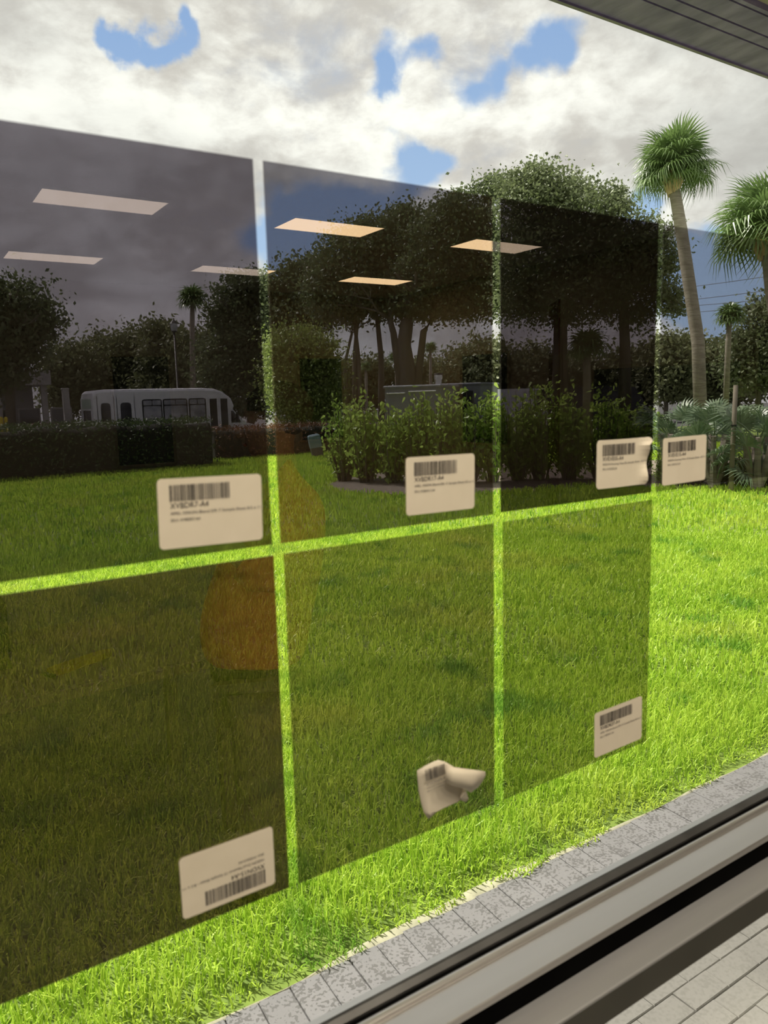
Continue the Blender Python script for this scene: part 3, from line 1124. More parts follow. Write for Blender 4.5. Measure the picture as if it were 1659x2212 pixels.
def branchy(mb, p0, p1, r0, depth, spread=.9):
    """a limb that forks"""
    p0, p1 = np.array(p0, float), np.array(p1, float)
    mid = (p0 + p1) / 2 + rng.normal(size=3) * np.linalg.norm(p1 - p0) * .08
    mb.tube([p0, mid, p1], [r0, r0 * .8, r0 * .6], 7, caps=False)
    if depth <= 0:
        return
    L = np.linalg.norm(p1 - p0)
    for _ in range(3):
        d = (p1 - p0) / L + rng.normal(size=3) * spread * .7
        d[2] = abs(d[2]) * .7 + .2
        d /= np.linalg.norm(d)
        branchy(mb, p1, p1 + d * L * rng.uniform(.6, .9), r0 * .5, depth - 1, spread)


def tree(name, label, r, blobs, trunks, nleaf, leaf, material, group=None, clump=.42, aspect=.6, cat='tree', limbs=1):
    """trunks: list of (pixel path from the ground up, width in pixels)"""
    k = mpp(r)
    tp = [[at(x, y, r) for (x, y) in path] for path, _ in trunks]
    base = tp[0][0].copy()
    base[2] = gz(base)
    t = thing(name, label, cat, base, 0, group)
    for path, (_, w) in zip(tp, trunks):
        p0 = path[0].copy()
        p0[2] = gz(p0) - .1
        path = [p0] + path[1:]
        rad = [w * k / 2 * (1.15 - .35 * i / max(1, len(path) - 1)) for i in range(len(path))]
        rad[0] *= 1.25
        mb = MB().tube(path, rad, 9)
        if limbs:
            d = path[-1] - path[-2]
            L = max(1.0, .24 * np.linalg.norm(path[-1] - path[0]))
            for _ in range(4):
                q = d / np.linalg.norm(d) + rng.normal(size=3) * .75
                q[2] = abs(q[2]) * .8 + .15
                q /= np.linalg.norm(q)
                branchy(mb, path[-1], path[-1] + q * L, rad[-1] * .5, limbs)
        part('trunk', mb, MAT['bark'], t, smooth=True, world=True)
    C = crown_points(blobs, r, nleaf, clump) - np.array(t.location)
    put('foliage', leaf_mesh('foliage', C, leaf * 1.15, aspect), material, t)
    return t


def build_trees():
    G = 'trees beyond the lawn'
    tree('oak_tree', 'dark leafy tree at the left edge beside the grey building', 36,
         [(10, 690, 70, 72), (62, 655, 48, 40), (92, 690, 34, 24), (25, 770, 55, 50), (90, 728, 26, 14), (-70, 700, 80, 90), (-60, 800, 70, 60), (50, 720, 50, 45)],
         [([(18, 905), (20, 800), (15, 720)], 15)], 9000, .17, MAT['oak'], G)
    for i, (bl_, lab, rr) in enumerate([
            ([(150, 805, 55, 55), (170, 775, 30, 30)], 'low rounded far tree beside the grey building, left of the bus', 60),
            ([(215, 790, 50, 62), (235, 760, 30, 30)], 'far tree with a rounded crown above the rear of the bus', 64),
            ([(290, 790, 48, 72), (300, 745, 30, 28)], 'far tree rising behind the middle of the bus roof', 62),
            ([(350, 780, 42, 80), (360, 725, 30, 26)], 'far tree just left of the lamp post', 58),
            ([(410, 790, 45, 65), (440, 770, 40, 60)], 'far tree under the small palm behind the front of the bus', 56)]):
        cx = bl_[0][0]
        tree('woodland_tree', lab, rr, bl_ + [(cx, 850, 50, 40)], [([(cx, 905), (cx, 820)], 8)], 3800, .30, MAT['far_leaf'], G, .6, .55)
    tree('oak_tree', 'dark spiky-topped tree between the bus and the first film gap', 42,
         [(505, 640, 40, 46), (545, 622, 36, 40), (520, 710, 55, 55), (470, 680, 26, 26), (560, 760, 55, 70), (480, 790, 55, 60), (575, 650, 28, 58), (540, 850, 70, 50)],
         [([(540, 900), (538, 800), (530, 720)], 12)], 12000, .18, MAT['oak'], G)
    tree('young_tree', 'lighter olive green bushy tree left of the slim trunks', 30,
         [(640, 752, 46, 44), (692, 772, 40, 34), (622, 825, 45, 60), (680, 842, 52, 50), (610, 770, 30, 40), (655, 890, 50, 40)],
         [([(650, 935), (652, 860), (655, 800)], 9)], 8500, .12, MAT['young'], G)
    tree('oak_tree', 'dark oak crown with slim trunk at the left of the oak grove', 41,
         [(640, 622, 40, 52), (600, 615, 22, 32), (690, 610, 55, 55), (660, 680, 58, 48), (620, 700, 40, 40)],
         [([(700, 880), (702, 780), (690, 700)], 9)], 9000, .18, MAT['oak'], G)
    tree('oak_tree', 'tall oak on several slim trunks in the middle of the grove', 35,
         [(762, 565, 80, 62), (840, 520, 80, 58), (800, 640, 90, 50), (740, 650, 55, 50), (885, 480, 42, 30), (705, 630, 42, 50), (850, 600, 70, 60), (790, 500, 40, 26)],
         [([(778, 860), (774, 770), (765, 690)], 9), ([(763, 860), (766, 770), (772, 690)], 9), ([(822, 860), (823, 770), (815, 690)], 12), ([(750, 860), (744, 790), (760, 720)], 7)],
         16000, .15, MAT['oak'], G)
    tree('oak_tree', 'big oak with the thick forked trunk behind the grey enclosure', 33,
         [(960, 530, 74, 66), (1010, 470, 62, 46), (1040, 560, 62, 72), (930, 600, 75, 55), (990, 645, 72, 42), (1060, 640, 45, 45), (900, 655, 55, 34), (975, 445, 30, 22), (1070, 405, 42, 24)],
         [([(878, 862), (880, 800), (872, 745), (880, 690)], 33), ([(880, 800), (850, 720), (842, 690)], 14), ([(880, 790), (915, 715), (935, 690)], 14)],
         17000, .14, MAT['oak'], G)
    tree('oak_tree', 'broad oak rising above the nearly black film sheet', 29,
         [(1150, 455, 60, 60), (1180, 400, 45, 38), (1235, 415, 40, 34), (1290, 450, 70, 40), (1180, 560, 95, 85), (1290, 560, 85, 75), (1350, 520, 50, 52), (1400, 560, 50, 56),
          (1240, 640, 100, 52), (1370, 640, 62, 54), (1130, 640, 52, 52), (1110, 400, 40, 22), (1440, 600, 30, 42), (1455, 655, 26, 30), (1340, 430, 30, 20), (1410, 500, 30, 26), (1150, 375, 22, 18)],
         [([(1352, 870), (1350, 740), (1345, 600)], 21), ([(1203, 870), (1205, 740), (1205, 650)], 18), ([(1224, 870), (1220, 760), (1216, 690)], 10)],
         26000, .115, MAT['oak_backlit'], G, .4)
    tree('woodland_tree', 'loose tree at the right edge beside the smallest palm', 45,
         [(1632, 705, 36, 48), (1600, 750, 34, 36), (1655, 770, 40, 60), (1700, 700, 50, 70), (1620, 800, 45, 40)],
         [([(1640, 860), (1640, 780), (1638, 720)], 8)], 6000, .2, MAT['oak_backlit'], G)
    for (cx, cy, hw, hh, lab, rr) in [(1440, 775, 40, 42, 'olive far tree left of the leaning palm trunk', 58), (1490, 778, 42, 44, 'olive far tree right behind the leaning palm trunk', 62),
                                      (1545, 785, 40, 40, 'olive far tree left of the smallest palm trunk', 60), (1595, 785, 38, 44, 'olive far tree right of the smallest palm trunk', 64)]:
        tree('woodland_tree', lab, rr, [(cx, cy, hw, hh), (cx + 8, cy + 40, hw, hh)], [([(cx, 850), (cx, 800)], 7)], 3200, .30, MAT['far_leaf'], G, .6)
    for (cx, cy, hw, hh, lab, rr) in [(715, 812, 55, 40, 'far tree low behind the slim oak trunks', 75), (800, 812, 55, 34, 'far tree low left of the thick oak trunk', 78), (915, 812, 50, 30, 'far low tree right of the thick oak trunk', 80),
                                      (1000, 795, 48, 45, 'far tree with tall top above the grey enclosure', 72), (1060, 790, 50, 55, 'far tree behind the white van', 70), (1160, 800, 60, 50, 'far tree behind the black film, over the van', 70),
                                      (1270, 805, 60, 45, 'far tree behind the black film, near the twin trunks', 74), (1370, 800, 55, 50, 'far tree behind the black film, near the thick trunk', 72)]:
        tree('woodland_tree', lab, rr, [(cx, cy, hw, hh), (cx, cy + 40, hw, hh * .8)], [([(cx, 860), (cx, 820)], 7)], 3000, .36, MAT['far_leaf'], G, .7)


build_trees()


def build_pine():
    r = 31.5
    k = mpp(r)
    base = at(1222, 850, r)
    base[2] = gz(base)
    t = thing('pine_tree', 'bright yellow-green pine tip among the oak leaves above the black film', 'tree', base)
    top = at(1222, 425, r)
    part('trunk', MB().tube([base - (0, 0, .1), (base + top) / 2, top], [.10, .07, .02], 8), MAT['bark'], t, smooth=True, world=True)
    C, A = [], []
    for (px, py, s) in ((1222, 408, 24), (1222, 428, 26), (1208, 436, 22), (1240, 438, 24), (1196, 446, 18), (1256, 446, 18), (1222, 450, 26), (1205, 455, 22), (1240, 458, 22)):
        c = at(px, py, r) + rng.normal(size=3) * np.array([.1, .35, .05])
        n = 240
        d = rng.normal(size=(n, 3))
        d[:, 2] = np.abs(d[:, 2]) * 1.0 + .5
        d /= np.linalg.norm(d, axis=1)[:, None]
        C.append(np.repeat(c[None], n, 0) + rng.normal(size=(n, 3)) * .07)
        A.append(d * (s * k) * rng.uniform(.6, 1.1, n)[:, None])
    C, A = np.concatenate(C) - base, np.concatenate(A)
    s = np.cross(A, rng.normal(size=A.shape))
    s = s / np.linalg.norm(s, axis=1)[:, None] * .010
    V = np.stack([C - s, C + s, C + A], 1)
    put('needles', np_mesh('needles', V, 3, [(0, 1, 2)]), MAT['pine'], t)


build_pine()


def fan_mesh(name, R, nseg=26, spread=300, petiole=.5, droop=.25, wid=.075, split=.45):
    """one fan frond growing along +X from the origin: stalk, then a pleated fan of narrow blades"""
    mb = MB()
    L = R * petiole
    mb.tube([(0, 0, 0), (L * .5, 0, .04 * R), (L, 0, .02 * R)], [.022 * R, .016 * R, .012 * R], 5)
    for i in range(nseg):
        a = math.radians(-spread / 2 + spread * i / (nseg - 1))
        ln = R * (1 - petiole) * (1.0 - .25 * abs(math.sin(a / 2)) ** 2) * rng.uniform(.9, 1.08)
        d = np.array([math.cos(a), math.sin(a), 0])
        s = np.array([-math.sin(a), math.cos(a), 0])
        o = np.array([L, 0, .02 * R])
        w = wid * R
        z1 = .05 * R * (1 if i % 2 else .4)
        m1 = o + d * ln * split + np.array([0, 0, z1])
        tip = o + d * ln + np.array([0, 0, -droop * R * rng.uniform(.4, 1.2)])
        q = o + d * ln * .78 + np.array([0, 0, -droop * R * .12])
        mb.add([o, m1 - s * w * .5, m1 + s * w * .5, q - s * w * .28, q + s * w * .28, tip], [(0, 1, 2), (1, 3, 4, 2), (3, 5, 4)])
    return mb.mesh(name)


def frond_matrix(az, el, roll=0.0):
    return (Matrix.Rotation(az, 4, 'Z') @ Matrix.Rotation(-el, 4, 'Y') @ Matrix.Rotation(roll, 4, 'X'))


def palm(name, label, r, crown, Rpx, path, wpx, nf, detailed=True, boot=True, group='cabbage palms'):
    k = mpp(r)
    pts = [at(x, y, r) for (x, y) in path]
    base = pts[-1].copy()
    base[2] = gz(base)
    pts[-1] = base - np.array([0, 0, .1])
    t = thing(name, label, 'palm', base, 0, group)
    n = len(pts)
    rad = [wpx * k / 2 * (1 + .25 * i / (n - 1)) for i in range(n)]
    part('trunk', MB().tube(pts, rad, 12), MAT['palm_bark'], t, smooth=True, world=True)
    c = at(*crown, r)
    if boot:
        mb = MB()
        for j in range(26):
            a = j * 2.4
            z = -.36 * Rpx * k * .01 * 0
            h = rng.uniform(0, 1)
            b = pts[0] + np.array([math.cos(a) * rad[0] * .7, math.sin(a) * rad[0] * .7, -h * .35])
            e = b + np.array([math.cos(a) * rad[0] * (1.1 + .4 * h * 0), math.sin(a) * rad[0] * 1.1, .28])
            mb.tube([b, e], [.06, .03], 5)
        part('leaf_boots', mb, MAT['boot'], t, world=True)
    R = Rpx * k
    cl = pts[0] + (c - pts[0]) * .35 - base
    if detailed:
        ms = [fan_mesh('frond', R, 38, 300, .45, d, .036, .5) for d in (.12, .25, .4)]
        for m_ in ms:
            m_.materials.append(MAT['frond'])
        for j in range(nf):
            az = j * 2.39996
            e = 1.35 - 1.85 * (j / nf) ** .85
            o = put('frond', ms[0 if e > .6 else (1 if e > 0 else 2)], None, t)
            o.matrix_local = Matrix.Translation(Vector(cl)) @ frond_matrix(az, e, rng.normal(0, .35)) @ Matrix.Scale(rng.uniform(.85, 1.1), 4)
    else:
        V, f, mb = [], [], MB()
        for j in range(nf):
            me = fan_mesh('tmp', R, 13, 280, .42, .3, .12)
            M_ = np.array(Matrix.Translation(Vector(cl)) @ frond_matrix(j * 2.39996, 1.35 - 1.85 * (j / nf)))
            vv = np.array([v.co[:] for v in me.vertices])
            mb.add(vv @ M_[:3, :3].T + M_[:3, 3], [list(p.vertices) for p in me.polygons])
            bpy.data.meshes.remove(me)
        part('fronds', mb, MAT['frond'], t)
    return t


def build_palms():
    palm('cabbage_palm', 'tall leaning palm with a round crown against the clouds', 22, (1466, 322), 92, [(1453, 392), (1462, 440), (1472, 500), (1490, 620), (1508, 740), (1520, 880)], 20, 46)
    palm('cabbage_palm', 'big palm crown cut off by the right edge of the photo', 17, (1650, 435), 112, [(1660, 528), (1670, 620), (1690, 760), (1700, 900)], 26, 42)
    palm('cabbage_palm', 'small distant palm behind the grey film, right of the leaning trunk', 40, (1580, 674), 34, [(1576, 694), (1573, 740), (1569, 850)], 9, 26, False, False)
    palm('cabbage_palm', 'small distant palm above the front of the bus', 50, (415, 640), 36, [(416, 655), (415, 700), (413, 860)], 9, 26, False, False)
    palm('cabbage_palm', 'tiny far palm left of the thick oak trunk', 60, (850, 770), 18, [(853, 778), (856, 800), (857, 858)], 5, 18, False, False)
    palm('cabbage_palm', 'tiny far palm right of the thick oak trunk', 62, (930, 750), 20, [(930, 758), (930, 790), (930, 858)], 5, 18, False, False)
    palm('cabbage_palm', 'tiny far palm between the slim oak trunks', 64, (790, 790), 15, [(790, 797), (791, 815), (791, 860)], 5, 16, False, False)
    palm('cabbage_palm', 'spiky palm under the oak behind the black film sheet', 28, (1268, 735), 50, [(1268, 765), (1268, 800), (1268, 870)], 14, 26, False, False)


build_palms()


def palmetto(label, px, py, r, Rpx, nf):
    k = mpp(r)
    b = at(px, py, r)
    b[2] = 0.0
    t = thing('saw_palmetto', label, 'palmetto', b, 0, 'saw palmettos')
    ms = [fan_mesh('frond', Rpx * k, 20, 190, .5, d, .05, .5) for d in (.1, .22)]
    for m_ in ms:
        m_.materials.append(MAT['palmetto'])
    for j in range(nf):
        az = j * 2.39996 + rng.normal(0, .2)
        e = 1.25 - 1.15 * (j / nf)
        o = put('frond', ms[j % 2], None, t)
        h = rng.uniform(.2, 1.2) * Rpx * k
        d = rng.uniform(0, .35) * Rpx * k
        o.matrix_local = Matrix.Translation((math.cos(az) * d, math.sin(az) * d, h)) @ frond_matrix(az, e, rng.normal(0, .5)) @ Matrix.Scale(rng.uniform(.75, 1.1), 4)
    mb = MB()
    for j in range(7):
        a = j * .9
        mb.tube([(0, 0, -.05), (math.cos(a) * .15, math.sin(a) * .15, .5 * Rpx * k), (math.cos(a) * .25, math.sin(a) * .25, 1.1 * Rpx * k)], [.07, .06, .045], 6)
    part('stem', mb, MAT['palm_bark'], t)


palmetto('saw palmetto left of the thin post, against the film gap', 1455, 960, 15.0, 86, 18)
palmetto('saw palmetto in the middle, directly behind the thin post', 1545, 965, 14.2, 92, 20)
palmetto('saw palmetto right of the thin post at the photo edge', 1640, 970, 14.0, 92, 18)


def shrub(name, label, px, top, base_y, hw, r, nbr, leaf, material, group, obov=True, cat='shrub', dens=38):
    k = mpp(r)
    b = at(px, base_y, r)
    b[2] = 0.02
    t = thing(name, label, cat, b, 0, group)
    H = (base_y - top) * k
    W = hw * k
    st = MB()
    C = []
    for j in range(nbr):
        a = rng.uniform(0, 2 * math.pi)
        rr = W * math.sqrt(rng.uniform(0, 1)) * .95
        hh = H * rng.uniform(.55, 1.0) * (1 - .25 * (rr / W) ** 2)
        p0 = np.array([math.cos(a) * rr * .3, math.sin(a) * rr * .3, -.05])
        p1 = np.array([math.cos(a) * rr * .8, math.sin(a) * rr * .8, hh * .5])
        p2 = np.array([math.cos(a) * rr, math.sin(a) * rr, hh])
        st.tube([p0, p1, p2], [.016, .011, .005], 5)
        n = int(dens * rng.uniform(.7, 1.2))
        s = rng.uniform(.12, 1.0, n) ** .8
        q = np.where(s[:, None] < .5, p0 + (p1 - p0) * (s[:, None] * 2), p1 + (p2 - p1) * (s[:, None] * 2 - 1))
        C.append(q + rng.normal(size=(n, 3)) * leaf * .75)
    part('stems', st, MAT['bark'], t)
    C = np.concatenate(C)
    C[:, 2] = np.maximum(C[:, 2], .08)
    o = put('foliage', leaf_mesh('foliage', C, leaf, .52 if obov else .45, .9 if obov else .2, obov), material, t)
    o['kind'] = 'stuff'
    return t


def build_shrubs():
    g = 'big-leaved shrubs in the mulch bed'
    for (px, top, by, hw, r, lab) in [
            (746, 850, 1042, 42, 15.6, 'big-leaved shrub at the left end of the mulch bed'),
            (792, 846, 1050, 42, 15.0, 'second big-leaved shrub from the left end of the mulch bed'),
            (850, 872, 1054, 40, 14.7, 'lower big-leaved shrub before the left face of the grey enclosure'),
            (905, 852, 1057, 40, 14.6, 'big-leaved shrub before the exhaust stack of the grey enclosure'),
            (962, 842, 1060, 38, 14.4, 'tall pointed big-leaved shrub just left of the paper label'),
            (1015, 862, 1060, 38, 14.4, 'big-leaved shrub right behind the blue-grey film label'),
            (1065, 856, 1060, 36, 14.5, 'big-leaved shrub seen through the gap beside the black film'),
            (1118, 868, 1056, 40, 14.8, 'big-leaved shrub at the left edge behind the black film'),
            (1168, 832, 1050, 40, 14.9, 'tallest big-leaved shrub behind the black film'),
            (1228, 852, 1046, 42, 15.0, 'big-leaved shrub behind the middle of the black film'),
            (1300, 838, 1040, 46, 15.2, 'big-leaved shrub behind the wavy-edged label'),
            (1370, 860, 1034, 46, 15.6, 'big-leaved shrub at the right end of the mulch bed')]:
        shrub('leafy_shrub', lab, px, top, by, hw, r, 34, .115, MAT['clusia'], g)
    g = 'low shrubs below the palmettos'
    for (px, top, by, hw, r, lab) in [(1440, 965, 1030, 34, 14.6, 'low clipped shrub left of the small grey film label'), (1500, 960, 1028, 36, 14.6, 'low clipped shrub behind the small grey film label'),
                                      (1560, 958, 1026, 38, 14.5, 'low clipped shrub just right of the small grey film label'), (1615, 955, 1024, 36, 14.4, 'low clipped shrub below the thin post'),
                                      (1665, 950, 1022, 38, 14.3, 'low clipped shrub at the right photo edge')]:
        shrub('low_shrub', lab, px, top, by, hw, r, 34, .06, MAT['young'], g, False, dens=52)


build_shrubs()


def hedge(label, x0, x1, y0, y1, h, material, z=0.0, leaf=.09, group='clipped hedges along the lawn'):
    t = thing('hedge', label, 'hedge', ((x0 + x1) / 2, (y0 + y1) / 2, z), 0, group)
    L, D = (x1 - x0) / 2, (y1 - y0) / 2
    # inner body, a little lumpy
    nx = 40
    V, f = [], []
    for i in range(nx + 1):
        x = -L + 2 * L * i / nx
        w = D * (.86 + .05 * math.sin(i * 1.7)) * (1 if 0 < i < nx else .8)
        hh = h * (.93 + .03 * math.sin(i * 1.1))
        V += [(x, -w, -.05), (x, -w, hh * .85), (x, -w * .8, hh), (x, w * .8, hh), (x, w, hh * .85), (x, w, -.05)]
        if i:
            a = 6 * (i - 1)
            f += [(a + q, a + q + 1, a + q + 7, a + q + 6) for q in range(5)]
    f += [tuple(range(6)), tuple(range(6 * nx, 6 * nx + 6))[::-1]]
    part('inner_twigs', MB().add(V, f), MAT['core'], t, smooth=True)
    n = int(((2 * L) * (2 * h + 2 * D)) * 260)
    u = rng.uniform(-L, L, n)
    s = rng.uniform(0, 2 * h + 2 * D, n)
    yy = np.where(s < h, -D, np.where(s < h + 2 * D, -D + (s - h), D))
    zz = np.where(s < h, s, np.where(s < h + 2 * D, h, h - (s - h - 2 * D)))
    C = np.stack([u, yy, zz], -1) + rng.normal(size=(n, 3)) * .05
    C[:, 2] = np.maximum(C[:, 2], .03)
    o = put('foliage', leaf_mesh('foliage', C, leaf, .5), material, t)
    o['kind'] = 'stuff'


hedge('long dark clipped hedge in front of the bus and parked cars', -3.5, 6.9, 18.9, 20.1, 1.22, MAT['hedge'])
hedge('lower reddish clipped hedge right of the bus, before the first film gap', 7.6, 13.2, 20.6, 21.8, .88, MAT['hedge_red'])

# ------------------------------------------------------------------ vehicles and outdoor structures
LOT = -0.6


def wheel(parent, x, y, r=.38, w=.24, z=None):
    z = r if z is None else z
    a = part('wheel', MB().tube([(x, y - w / 2, z), (x, y + w / 2, z)], r, 20), MAT['black'], parent)
    part('hub', MB().tube([(x, y - w / 2 - .012, z), (x, y - w / 2 + .01, z)], r * .55, 14), MAT['chrome'], a)


def rrect(x0, x1, z0, z1, r, n=4):
    pts = []
    for (cx, cz, a0) in ((x1 - r, z1 - r, 0), (x0 + r, z1 - r, 90), (x0 + r, z0 + r, 180), (x1 - r, z0 + r, 270)):
        for k in range(n):
            a = math.radians(a0 + 90 * k / (n - 1))
            pts.append((cx + r * math.cos(a), cz + r * math.sin(a)))
    return pts


def build_bus():
    Y = 32.0
    X0 = 6.72
    t = thing('shuttle_bus', 'white shuttle bus with dark windows parked behind the long hedge', 'bus', (X0, Y, LOT))
    # local: x along the bus (rear at 0), y away from the camera, z up
    top = 2.90
    prof = [(0.0, .55), (0.0, 2.55), (.05, 2.75), (.18, 2.86), (.5, top), (4.6, top), (5.2, 2.86), (5.6, 2.72), (5.95, 2.45), (6.05, 2.2), (5.98, 2.02), (5.90, 1.95), (5.90, .55)]
    W = 2.3
    mb = MB()
    V = []
    n = len(prof)
    ins = [(0.0, .12), (0.06, .03), (.16, 0.0), (W - .16, 0.0), (W - .06, .03), (W, .12)]
    for (yy, drop) in ins:
        for (x, z) in prof:
            zz = z - drop if z > 2.0 else z
            V.append((x, yy, zz))
    f = []
    for j in range(len(ins) - 1):
        for i in range(n):
            f.append((j * n + i, j * n + (i + 1) % n, (j + 1) * n + (i + 1) % n, (j + 1) * n + i))
    f += [tuple(range(n))[::-1], tuple(range((len(ins) - 1) * n, len(ins) * n))]
    part('body', mb.add(V, f), MAT['white_paint'], t)
    # cab and hood
    cab = [(5.88, .5), (5.88, 1.98), (6.02, 1.98), (6.55, 1.35), (7.05, 1.22), (7.16, 1.05), (7.18, .55)]
    part('cab', MB().prism([(x, z) for (x, z) in cab], 1, .12, W - .12), MAT['white_paint'], t)
    part('cab_window', MB().prism([(5.96, 1.34), (5.96, 1.86), (6.05, 1.86), (6.44, 1.34)], 1, .105, .125), MAT['dark_glass'], t)
    part('windscreen', MB().add([(6.06, .3, 1.94), (6.06, W - .3, 1.94), (6.56, W - .3, 1.36), (6.56, .3, 1.36)], [(0, 1, 2, 3)]), MAT['dark_glass'], t)
    part('headlight', MB().box((7.12, .2, .85), (7.2, .5, 1.02)), MAT['chrome'], t)
    # side windows with black frames and a transom bar
    for (a, b) in ((1.98, 2.82), (2.86, 3.93), (3.99, 4.76)):
        fr = part('window_frame', MB().prism(rrect(a, b, 1.47, 2.46, .1), 1, -.02, .01), MAT['black'], t)
        part('pane', MB().prism(rrect(a + .05, b - .05, 1.52, 2.17, .06), 1, -.028, .0), MAT['reflect_glass'], fr)
        mid = (a + b) / 2
        part('pane', MB().prism(rrect(a + .05, mid - .015, 2.21, 2.41, .04), 1, -.028, .0), MAT['reflect_glass'], fr)
        part('pane', MB().prism(rrect(mid + .015, b - .05, 2.21, 2.41, .04), 1, -.028, .0), MAT['reflect_glass'], fr)
    # two lift doors with tall rounded windows
    for (a, b) in ((.22, .78), (1.0, 1.62)):
        dr = part('side_door', MB().prism(rrect(a - .04, b + .04, .62, 2.62, .05), 1, -.022, .01), MAT['white_paint'], t)
        part('door_seam', MB().box((a - .06, -.012, .62), (a - .045, .0, 2.62)).box((b + .045, -.012, .62), (b + .06, 0.0, 2.62)), MAT['black'], dr)
        part('door_glass', MB().prism(rrect(a + .08, b - .10, 1.15, 2.35, .13), 1, -.03, .0), MAT['dark_glass'], dr)
    # passenger door: two glazed leaves
    for (a, b) in ((4.86, 5.33), (5.36, 5.82)):
        dr = part('entry_door', MB().box((a, -.03, .62), (b, .01, 2.52)), MAT['white_paint'], t)
        part('door_glass', MB().box((a + .07, -.036, .75), (b - .07, .0, 2.42)), MAT['dark_glass'], dr)
    part('rear_window', MB().prism([(.45, 1.35), (1.8, 1.35), (1.8, 2.05), (.45, 2.05)], 0, -.015, .01), MAT['dark_glass'], t)
    part('rear_sign_panel', MB().prism([(.3, 2.12), (2.0, 2.12), (2.0, 2.52), (.3, 2.52)], 0, -.012, .01), MAT['green_panel'], t)
    for yy in (.12, 2.05):
        part('tail_light', MB().box((-.02, yy, 1.0), (.0, yy + .12, 1.3)), MAT['red_lamp'], t)
    part('stripe', MB().box((1.9, -.012, 1.18), (4.8, .0, 1.22)).box((1.9, -.012, 1.05), (4.8, .0, 1.13)), MAT['grey_box'], t)
    part('mirror', MB().box((6.1, -.28, 1.35), (6.16, -.08, 1.75)).tube([(6.1, .1, 1.5), (6.12, -.1, 1.55)], .02, 5), MAT['black'], t)
    for x in (1.3, 6.3):
        wheel(t, x, .14)
        wheel(t, x, W - .14)


build_bus()


def car(label, paint, loc, rotz, van=False):
    t = thing('parked_car' if not van else 'parked_van', label, 'car' if not van else 'van', loc, rotz, 'vehicles in the car park')
    if not van:
        lower = [(0, .35), (0, .78), (.12, .95), (.9, 1.02), (3.3, .98), (4.3, .82), (4.45, .6), (4.45, .35)]
        roof = [(.55, .98), (1.15, 1.42), (1.6, 1.50), (2.5, 1.48), (3.35, .96)]
        W, wi = 1.8, .18
    else:
        lower = [(0, .4), (0, 1.2), (4.6, 1.2), (5.3, 1.0), (5.4, .8), (5.4, .4)]
        roof = [(.02, 1.2), (.05, 2.45), (.3, 2.58), (3.5, 2.58), (4.0, 2.42), (4.75, 1.2)]
        W, wi = 2.0, .05
    part('body', MB().prism(lower, 1, 0, W), paint, t)
    mb = MB()
    n = len(roof)
    V = [(x, 0.02 + wi * (z - roof[0][1]) / .5, z) for (x, z) in roof] + [(x, W - .02 - wi * (z - roof[0][1]) / .5, z) for (x, z) in roof]
    f = [(i, i + 1, n + i + 1, n + i) for i in range(n - 1)] + [tuple(range(n))[::-1], tuple(range(n, 2 * n))]
    cb = part('cabin', mb.add(V, f), paint, t)
    z0 = roof[0][1]
    zt = max(z for _, z in roof)

    def side(x0, x1, x2, x3):
        for sgn in (0, 1):
            q = []
            for (x, z) in ((x0, z0 + .06), (x1, z0 + .06), (x2, zt - .1), (x3, zt - .1)):
                yy = 0.02 + wi * (z - z0) / .5 - .012
                q.append((x, yy if sgn == 0 else W - yy, z))
            part('side_window', MB().add(q, [(0, 1, 2, 3)]), MAT['dark_glass'], cb)
    if not van:
        side(.95, 1.85, 1.85, 1.3)
        side(1.92, 3.0, 2.5, 1.92)
        rw = [(.60, 1.03), (1.10, 1.40)]
        ww = [(2.62, 1.42), (3.25, 1.02)]
    else:
        side(3.2, 4.5, 3.95, 3.2)
        rw = [(.02, 1.35), (.04, 2.2)]
        ww = [(4.08, 2.3), (4.70, 1.28)]
    for (a, b), nm in ((rw, 'rear_window'), (ww, 'windscreen')):
        o_ = -.015 if nm == 'rear_window' else .015
        part(nm, MB().add([(a[0] + o_, .25, a[1]), (a[0] + o_, W - .25, a[1]), (b[0] + o_, W - .3, b[1] + .01), (b[0] + o_, .3, b[1] + .01)], [(0, 1, 2, 3)]), MAT['dark_glass'], cb)
    for yy in (.06, W - .36):
        part('tail_light', MB().box((-.015, yy, .68), (.02, yy + .3, .85)), MAT['red_lamp'], t)
    L = 4.45 if not van else 5.4
    for x in (.85, L - .9):
        wheel(t, x, .12, .33, .2)
        wheel(t, x, W - .12, .33, .2)


MAT['silver'] = mat('silver_paint', (0.34, 0.35, 0.36), (0.28, 0.29, 0.30), 2, 0.25, metal=.4, coat=.4)
MAT['charcoal'] = mat('charcoal_paint', (0.035, 0.037, 0.04), (0.05, 0.05, 0.055), 2, 0.25, coat=.5)
MAT['maroon'] = mat('dark_red_paint', (0.10, 0.02, 0.018), (0.08, 0.015, 0.014), 2, 0.25, coat=.5)


def lot_at(px, r):
    p = at(px, 900, r)
    return (p[0], p[1], max(LOT, gz(p)) + .004)


car('silver parked car leftmost of the cars beside the bus', MAT['silver'], lot_at(42, 32.0), .35)
car('charcoal parked car with sloping roof in the middle left of the bus', MAT['charcoal'], lot_at(88, 31.0), .40)
car('dark red parked car right beside the rear of the bus', MAT['maroon'], lot_at(20, 38), .2)
car('dark grey parked car half hidden by the rear of the bus', MAT['charcoal'], lot_at(128, 34.4), .35)
car('white parked van with a long roof right of the grey enclosure', MAT['white_paint'], lot_at(1040, 45), -.72, True)
car('dark parked van behind the black film sheet and its shrubs', MAT['charcoal'], lot_at(1200, 41), -.80, True)


